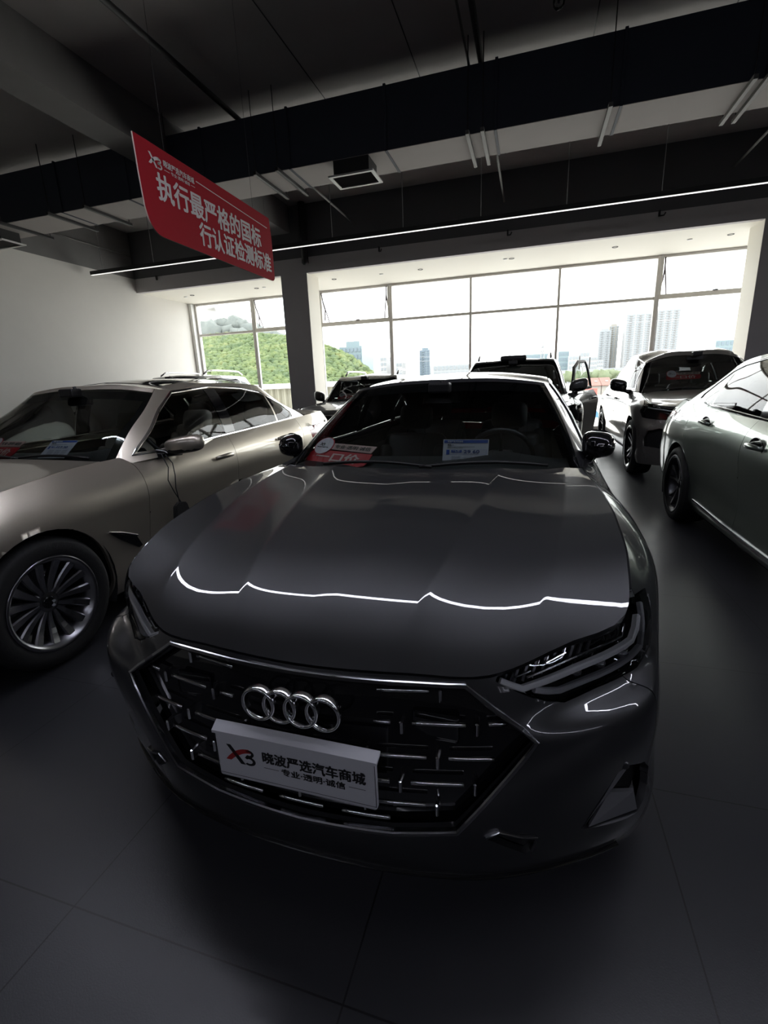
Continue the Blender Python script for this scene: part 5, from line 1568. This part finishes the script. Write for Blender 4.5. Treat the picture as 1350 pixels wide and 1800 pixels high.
tower('small white block with dark windows left of the lone slim tower', -154, -147, 500, 30.5, M_TW, M_WN, 7, 2, crown=False)
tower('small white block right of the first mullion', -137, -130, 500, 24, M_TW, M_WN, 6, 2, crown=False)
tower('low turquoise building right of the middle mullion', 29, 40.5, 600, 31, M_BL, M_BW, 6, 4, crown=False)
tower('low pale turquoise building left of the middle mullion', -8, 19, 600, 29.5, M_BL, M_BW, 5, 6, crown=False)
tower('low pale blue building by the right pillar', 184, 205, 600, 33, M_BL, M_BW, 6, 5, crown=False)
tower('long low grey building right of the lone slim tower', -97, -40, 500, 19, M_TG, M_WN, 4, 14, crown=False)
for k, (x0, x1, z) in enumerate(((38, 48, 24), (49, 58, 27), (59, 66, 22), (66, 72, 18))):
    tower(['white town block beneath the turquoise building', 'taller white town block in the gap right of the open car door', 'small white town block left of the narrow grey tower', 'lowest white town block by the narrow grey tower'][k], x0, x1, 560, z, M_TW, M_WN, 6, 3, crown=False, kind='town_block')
# power pylon and wires
py = thing('power_pylon', 'grey lattice power pylon on the skyline left of the middle mullion', 'pylon', (9.4, 490, -4.5)); bm = NB()
H_ = 41
for s in ((-1, -1), (1, -1), (1, 1), (-1, 1)): tube(bm, [(s[0] * 3, s[1] * 3, 0), (s[0] * .5, s[1] * .5, H_)], .35, 4)
for k in range(6):
    z = 5 + k * 5.5; w = 3 - 2.5 * z / H_; tube(bm, [(-w, 0, z), (w * .8, 0, z + 5)], .25, 4); tube(bm, [(w, 0, z), (-w * .8, 0, z + 5)], .25, 4)
obj('mast', bm, M_TG, py)
for z in (31, 35, 38.5):
    bm = NB(); tube(bm, [(-5, 0, z), (5, 0, z)], .35, 4); obj('cross_arm', bm, M_TG, py)
for k, z in enumerate((26.5, 30.5)):
    bm = NB(); P = [(x, 488, z - 4 * math.sin(PI * (x + 150) / 159.4)) for x in np.linspace(-150, 9.4, 14)]; tube(bm, P, .18, 4)
    tag(obj('power_line', bm, M_TG), ['lower thin power line sagging left from the pylon', 'upper thin power line sagging left from the pylon'][k], 'wire')
# flyover, stalls with red roofs, green verge
fy = thing('flyover', 'pale elevated road crossing behind the red roofs', 'bridge', (40, 300, -4.5)); bm = NB(); box(bm, (0, 0, 8.5), (160, 9, 1.4)); obj('deck', bm, M_TW, fy)
bm = NB(); box(bm, (0, -4.4, 9.7), (160, .3, 1.0)); obj('parapet', bm, M_TG, fy)
for x in (-50, -25, 0, 25, 50):
    bm = NB(); box(bm, (x, 0, 3.9), (2.2, 3, 7.8), .2); obj('pier', bm, M_TW, fy)
bm = Leaves()
for x in np.arange(15, 62, 2.6): blob(bm, (x, 255 + rng.uniform(-4, 4), 1.5 + rng.uniform(-.6, .8)), 3.0, 2.6)
tag(leaves_obj('roadside_shrubs', bm, foliage_mat('verge_green', (0.11, 0.14, 0.08), (0.135, 0.16, 0.09), (0.155, 0.175, 0.105))), 'pale green band of shrubs below the flyover', 'shrubs', kind='stuff')
M_RF = mat('red_sheet_roof', (0.165, 0.060, 0.039), .6, noise=.15, nscale=.8); M_RF2 = mat('pale_sheet_roof', (0.186, 0.174, 0.162), .6)
for k, (x, w, lb) in enumerate(((17.5, 3.6, 'red-roofed shed in the gap beside the open car door'), (21.2, 3.2, 'second red-roofed shed, middle of the gap'), (24.6, 3.2, 'red-roofed shed nearest the pale crossover SUV'))):
    s = thing('market_shed', lb, 'shed', (x, 180, -4.5), 0, 'red-roofed sheds'); bm = NB(); box(bm, (0, 3, 1.5), (w, 9, 3.0)); obj('wall', bm, M_CRE, s)
    bm = NB(); poly_prism(bm, [(-w / 2 - .2, -2.2, 2.9), (-w / 2 - .2, 8, 5.4), (-w / 2 - .2, 8, 5.55), (-w / 2 - .2, -2.2, 3.05)], (w + .4, 0, 0)); obj('roof', bm, M_RF, s)
    bm = NB(); box(bm, (.4, 3, 4.35), (.9, 1.6, .12), rot=(.24, 0, 0)); obj('roof_light', bm, M_RF2, s)
# forecourt things just below the window
um = thing('parasol', 'bright blue parasol standing outside between the two SUVs', 'parasol', (4.55, 40, -3.3)); bm = NB()
apex = bm.verts.new((0, 0, 2.35)); ring = [bm.verts.new((1.0 * math.cos(a), 1.0 * math.sin(a), 1.75 - (.06 if k % 2 else 0))) for k, a in enumerate([2 * PI * i / 16 for i in range(16)])]
for k in range(16): bm.faces.new((apex, ring[k], ring[(k + 1) % 16]))
obj('canopy', bm, mat('blue_cloth', (0.030, 0.114, 0.216), .7), um); bm = NB(); tube(bm, [(0, 0, 0), (0, 0, 2.4)], .03, 8); obj('pole', bm, M_WHTP, um)
for k in range(8):
    a = 2 * PI * k / 8; bm = NB(); tube(bm, [(0, 0, 2.32), (.98 * math.cos(a), .98 * math.sin(a), 1.73)], .012, 5); obj('rib', bm, M_WHTP, um)
fc = mesh('ground_forecourt', [(-30, 13.0, -3.3), (40, 13.0, -3.3), (40, 60, -3.3), (-30, 60, -3.3)], [(0, 1, 2, 3)], mat('forecourt_paving', (.74, .72, .68), .8, noise=.06, nscale=.6)); fc['kind'] = 'structure'
for k, (x, y, c, lb) in enumerate(((4.6, 41.5, (.62, .09, .07), 'red signboard standing outside behind the blue parasol'),)):
    s = thing('signboard', lb, 'sign', (x, y, -3.3)); bm = NB(); box(bm, (0, 0, 3.2), (.9, .08, 1.2), .02); obj('panel', bm, mat('sign_red', c, .5), s); bm = NB(); box(bm, (0, .05, 1.6), (.08, .08, 3.2)); obj('post', bm, M_GALV, s)
t = thing('wooden_stall', 'small orange-brown stall counter outside under the blue parasol', 'stall', (4.3, 37.5, -3.3)); bm = NB(); box(bm, (0, 0, .45), (.55, .5, .9), .03); obj('counter', bm, mat('orange_wood', (.55, .33, .14), .6), t); bm = NB(); box(bm, (0, 0, .93), (.7, .62, .06), .02); obj('top', bm, M_CRE, t)
t = thing('storage_crate', 'pale grey crate outside left of the stall', 'crate', (3.75, 37.5, -3.3)); bm = NB(); box(bm, (0, 0, .35), (.5, .4, .7), .04); obj('body', bm, M_TG, t); bm = NB(); box(bm, (0, 0, .72), (.54, .44, .06), .02); obj('lid', bm, M_TW, t)
# fence and white parapet outside the left window
f = thing('site_fence', 'cream corrugated fence with a white coping outside the left window', 'fence', (-14, 24, -3.3)); V = []; Fc = []
xs = np.linspace(-9, 9, 181)
for i, x in enumerate(xs):
    yy = .06 * (1 if (i // 2) % 2 else -1); V += [(x, yy, 0), (x, yy, 4.72)]
for i in range(len(xs) - 1): Fc.append((2 * i, 2 * i + 2, 2 * i + 3, 2 * i + 1))
mesh('panel', V, Fc, mat('cream_sheet', (0.180, 0.171, 0.126), .6), f); bm = NB(); box(bm, (0, 0, 4.84), (18.2, .5, .26), .02); obj('coping', bm, M_WHTP, f)
bm = NB(); tube(bm, [(0, 0, -7.16), (0, 0, -.12), (.03, 0, -.03), (.12, 0, 0), (1.0, 0, -.03)], .085, 16); o = obj('outside_pipe', bm, M_WHTP, None, True); o.location = (-10.35, 13.45, 3.86); tag(o, 'white pipe end outside the top of the left window', 'pipe')
# ================================================================== signs, plates and cards
M_BAN = mat('banner_red', (.33, .005, .016), .75, spec=.2)
M_EDGE = mat('foam_edge', (.55, .42, .38), .7)
M_BANW = mat('banner_white', (.62, .56, .57), .55)
def xb_logo(bm, place, h, m_black=0, m_red=1, m_b=0):
    """the dealer emblem: a black stroke, a red swoosh and a rounded B; h = height"""
    def poly(P, mi):
        f = bm.faces.new([bm.verts.new(place(u * h, v * h)) for u, v in P]); f.material_index = mi
    poly([(.10, 1.0), (.34, 1.0), (1.06, .0), (.80, .0)], m_black)
    up = [(t, .12 + .78 * (1 - (1 - t / 1.3) ** 2.2)) for t in np.linspace(0, 1.3, 10)]
    dn = [(t * .9 + .28, .12 + .58 * (1 - (1 - t / 1.3) ** 2.0)) for t in np.linspace(0, 1.3, 10)]
    for i in range(9): poly([up[i], up[i + 1], dn[i + 1], dn[i]], m_red)
    for cx, cy, r, rx in ((1.30, .66, .21, 1.25), (1.28, .24, .25, 1.35)):
        n = 14; A = np.linspace(PI * .75, -PI * .75, n)
        o = [(cx + rx * r * math.cos(a), cy + r * math.sin(a)) for a in A]; i_ = [(cx + rx * (r - .12) * math.cos(a), cy + (r - .12) * math.sin(a)) for a in A]
        for k in range(n - 1): poly([o[k], o[k + 1], i_[k + 1], i_[k]], m_b)
    poly([(1.10, .40), (1.45, .40), (1.45, .50), (1.10, .50)], m_b)

# ---- red banner
ban = thing('hanging_banner', 'red foam-board banner with white Chinese lettering hung from the ceiling at the left', 'banner', (-3.0, 3.516, 2.62))
outline = [(.003, .700), (.010, .42), (.023, .20)] + [(.033 + .16 * (1 - math.cos(a)), .18 - .165 * math.sin(a)) for a in np.linspace(.15, PI / 2, 7)] + [(1.0, .008), (1.95, .0)] + [(1.99 + .06 * math.sin(a), .05 - .05 * math.cos(a)) for a in np.linspace(0, PI / 2, 5)] + [(2.055, .47), (2.03, .672), (1.0, .690)]
bm = NB(); poly_prism(bm, [(0, u, v) for u, v in outline], (-.012, 0, 0))
for f in bm.faces: 
    if abs(f.normal.x) < .5: f.material_index = 1
obj('board', bm, [M_BAN, M_EDGE], ban)
bm = NB(); put_text(bm, '执行最严格的国标', lambda u, v: (.002, u, v), 1.60, .200, .030, .195, .300); obj('slogan', bm, M_BANW, ban)
bm = NB(); put_text(bm, '行认证检测标准', lambda u, v: (.002, u, v), 1.29, .195, .030, .69, .080); obj('slogan', bm, M_BANW, ban)
bm = NB(); xb_logo(bm, lambda u, v: (.002, .135 + u, .530 + v), .095, 0, 0, 0); obj('emblem', bm, M_BANW, ban)
bm = NB(); put_text(bm, '晓波严选汽车商城', lambda u, v: (.002, u, v), .385, .05, .03, .31, .572)
put_text(bm, '专业·透明·诚信', lambda u, v: (.002, u, v), .24, .028, .01, .39, .535)
for a, b in ((.31, .375), (.645, .70)): bm.faces.new([bm.verts.new((.002, u, v)) for u, v in ((a, .546), (b, .546), (b, .55), (a, .55))])
bm.faces.new([bm.verts.new((.002, u, v)) for u, v in ((.724, .602), (1.963, .548), (1.963, .556), (.724, .610))]); obj('company_line', bm, M_BANW, ban)
for y in (.35, 1.7):
    bm = NB(); tube(bm, [(-.006, y, .68), (-.006, y, 2.625)], .0016, 5); obj('hanging_wire', bm, mat('wire_grey', (.08, .08, .08), .5), ban)

# ---- show plate on the dark car
pl = thing('show_plate', 'white show plate with black and red dealer lettering fixed across the grille', 'plate', (0, 0, 0)); cm = Matrix.Translation((-.533, .86, 0)) @ Matrix.Rotation(-.00417, 4, 'Z')
pl.matrix_world = cm @ Matrix.Translation((.008, -.005, .389))
M_PL = mat('plate_white', (.62, .62, .66), .45)
bm = NB(); box(bm, (0, -.010, .070), (.434, .020, .142), .006)
poly_prism(bm, [(-.222, -.022, .139), (.222, -.022, .139), (.224, .004, .152), (-.224, .004, .152)], (0, 0, -.008)); obj('plate_body', bm, M_PL, pl)
pf = lambda u, v: (u - .012, -.0206, v - .397)
bm = NB()
for a, b, c, d in ((-.205, .408, .229, .4095), (-.205, .5285, .229, .530), (-.205, .408, -.2035, .530), (.2275, .408, .229, .530)):
    bm.faces.new([bm.verts.new(pf(u, v)) for u, v in ((a, b), (c, b), (c, d), (a, d))])
for a, b in ((-.068, -.026), (.161, .203)): bm.faces.new([bm.verts.new(pf(u, v)) for u, v in ((a, .4505), (b, .4505), (b, .452), (a, .452))])
put_text(bm, '晓波严选汽车商城', pf, .272, .033, .035, -.068, .467); put_text(bm, '专业·透明·诚信', pf, .170, .020, .02, -.018, .441)
obj('lettering', bm, M_INK, pl)
bm = NB(); xb_logo(bm, lambda u, v: pf(-.178 + u, .447 + v), .054, 0, 1, 0); obj('emblem', bm, [M_INK, mat('emblem_red', (.38, .03, .03), .5)], pl)

# ---- cards behind the windscreens
def card_frame(cm_, bl, br, tl):
    """flat card given by three corners in car coordinates, moved behind the glass"""
    bl, br, tl = Vector(bl), Vector(br), Vector(tl); ux = (br - bl); vx = (tl - bl); n = ux.cross(vx).normalized()
    if n.y > 0: n = -n
    return bl, ux.normalized(), vx.normalized(), ux.length, vx.length, n
def price_card(cm_, bl, br, tl, label, title, price, prop=True):
    b, ux, vx, w, h, n = card_frame(cm_, bl, br, tl)
    o = thing('price_card', label, 'card', (0, 0, 0), 0, None); o.matrix_world = cm_ @ Matrix.Translation(b)
    pt = lambda u, v, k=.0012: ux * u + vx * v + n * k
    bm = NB(); poly_prism(bm, [pt(0, 0, 0), pt(w, 0, 0), pt(w, h, 0), pt(0, h, 0)], -n * .003); obj('sheet', bm, mat('card_white', (.66, .66, .74), .5), o)
    bm = NB()
    q = lambda a, c, d, e: bm.faces.new([bm.verts.new(pt(u * w, v * h)) for u, v in ((a, c), (d, c), (d, e), (a, e))])
    q(.02, .88, .98, .98); q(.08, .50, .15, .66); q(.19, .565, .42, .65)
    for a, c, d, e in ((.08, .50, .96, .505), (.08, .655, .96, .66), (.955, .5, .96, .66)): q(a, c, d, e)
    obj('blue_bars', bm, M_BLUE, o)
    bm = NB(); put_text(bm, '晓波严选汽车商城', lambda u, v: pt(u, v, .002), w * .34, None, .02, w * .10, h * .90)
    put_text(bm, '一口价', lambda u, v: pt(u, v, .002), w * .18, None, .02, w * .215, h * .58); obj('white_lettering', bm, M_WHT, o)
    bm = NB(); put_text(bm, title, lambda u, v: pt(u, v), None, h * .055, .02, w * .10, h * .79)
    for i, ln in enumerate((.60, .34)): bm.faces.new([bm.verts.new(pt(u, v)) for u, v in ((w * .10, h * (.745 - .04 * i)), (w * (.10 + ln), h * (.745 - .04 * i)), (w * (.10 + ln), h * (.755 - .04 * i)), (w * .10, h * (.755 - .04 * i)))])
    obj('black_lettering', bm, M_INK, o)
    bm = NB(); put_text(bm, price, lambda u, v: pt(u, v), w * .34, h * .11, .02, w * .47, h * .54); obj('price', bm, mat('price_blue', (.02, .05, .22), .5), o)
    bm = NB()
    for i in range(8):
        for a, d in ((.20, .40), (.47, .66), (.72, .90)): 
            v0 = .42 - i * .045; bm.faces.new([bm.verts.new(pt(u, v)) for u, v in ((w * a, h * v0), (w * d, h * v0), (w * d, h * (v0 + .018)), (w * a, h * (v0 + .018)))])
    obj('small_print', bm, mat('print_grey', (.33, .34, .42), .6), o)
    if prop:
        bm = NB(); box(bm, (0, 0, 0), (w * 1.02, .012, .010), .003); r_ = obj('holder', bm, M_BLK, o); r_.location = pt(w / 2, -.004); 
    return o
def sale_sign(cm_, bl, br, tl, label, w_red=None):
    b, ux, vx, w, h, n = card_frame(cm_, bl, br, tl)
    o = thing('sale_sign', label, 'sign', (0, 0, 0), 0, None); o.matrix_world = cm_ @ Matrix.Translation(b)
    pt = lambda u, v, k=.0012: ux * (u * w) + vx * (v * h) + n * k
    R_ = [(.03, .0), (.90, .0), (.97, .06), (1.0, .30), (1.0, .62), (.06, .62), (.0, .45), (.0, .06)]
    bm = NB(); poly_prism(bm, [pt(u, v, 0) for u, v in R_], -n * .004); obj('red_board', bm, M_REDP, o)
    bm = NB(); poly_prism(bm, [pt(u, v, .001) for u, v in ((.22, .68), (.97, .66), (1.0, .98), (.30, .98))], -n * .004); obj('pink_strip', bm, mat('pale_pink_print', (.62, .42, .38), .5), o)
    def disc(r, k, m_, nm):
        bm = NB(); asp = w / h; P = [pt(.17 + r * math.cos(a), .80 + r * asp * math.sin(a), k) for a in np.linspace(0, 2 * PI, 33)[:-1]]; poly_prism(bm, P, -n * .003); return obj(nm, bm, m_, o)
    disc(.155, .003, M_REDP, 'disc_rim'); disc(.142, .005, mat('disc_white', (.66, .62, .68), .5), 'disc')
    bm = NB(); xb_logo(bm, lambda u, v: pt(.09 + u / w, .78 + v / h, .0065), h * .16); put_text(bm, '晓波严选汽车', lambda u, v: pt(u, v, .0065), .19, .05, .02, .075, .69); obj('emblem', bm, M_INK, o)
    bm = NB(); put_text(bm, '专业·透明·诚信', lambda u, v: pt(u, v, .0028), .58, .17, .02, .36, .73); obj('black_lettering', bm, M_INK, o)
    bm = NB(); put_text(bm, '一口价', lambda u, v: pt(u, v, .0028), .70, .42, .03, .15, .09); obj('white_lettering', bm, mat('sign_cream', (.74, .58, .55), .5), o)
    return o
price_card(cm, (.081, 1.640, .908), (.323, 1.640, .908), (.085, 1.684, 1.064), 'white price card with blue header behind the dark grey car windscreen', '奥迪A7L', '29.60')
sale_sign(cm, (-.735, 1.635, .950), (-.305, 1.475, .940), (-.695, 1.755, 1.048), 'red one-price sign with round white emblem inside the dark grey car windscreen')
cb = Matrix.Translation((-3.21, .75, 0))
price_card(cb, (.085, 1.56, .985), (.315, 1.56, .985), (.125, 1.66, 1.088), 'white price card leaning inside the champagne saloon windscreen', '晓波严选', '17.30', False)
sale_sign(cb, (-.52, 1.58, .985), (-.145, 1.54, .985), (-.49, 1.70, 1.085), 'red one-price sign at the left edge inside the champagne saloon windscreen')
cg = Matrix.Translation((2.36, 6.58, 0))
sale_sign(cg, (-.41, 1.68, 1.275), (.05, 1.68, 1.275), (-.41, 1.765, 1.375), 'red one-price sign inside the pale mauve-grey SUV windscreen')
cl = Matrix.Translation((-3.08, 7.1, 0))
sale_sign(cl, (-.52, 1.62, 1.125), (-.12, 1.62, 1.125), (-.50, 1.74, 1.235), 'red one-price sign inside the small black SUV windscreen')

# ---- black tag on cords over the saloon door
tg = thing('hanging_tag', 'black pouch hanging on two thin cords from the champagne saloon mirror', 'tag', (-2.235, 2.52, .52))
bm = NB(); P = [(0, -.07, .03), (0, -.055, .12), (0, -.01, .145), (0, .05, .13), (0, .10, -.01), (0, .0, .015)]
poly_prism(bm, P, (.035, 0, 0)); bmesh.ops.bevel(bm, geom=bm.edges[:], offset=.006, segments=2, affect='EDGES'); obj('pouch', bm, mat('black_felt', (.008, .008, .008), .9), tg)
bm = NB(); tube(bm, [(.016, .0, .13), (.012, -.01, .24), (.0, .015, .32), (-.01, .02, .40), (-.02, -.02, .46)], .0035, 6); obj('cord', bm, M_BLK, tg, True)
bm = NB(); tube(bm, [(.016, .02, .125), (.01, -.03, .22), (.0, -.055, .30), (-.005, -.03, .38), (-.015, -.06, .47)], .0035, 6); obj('cord', bm, M_BLK, tg, True)
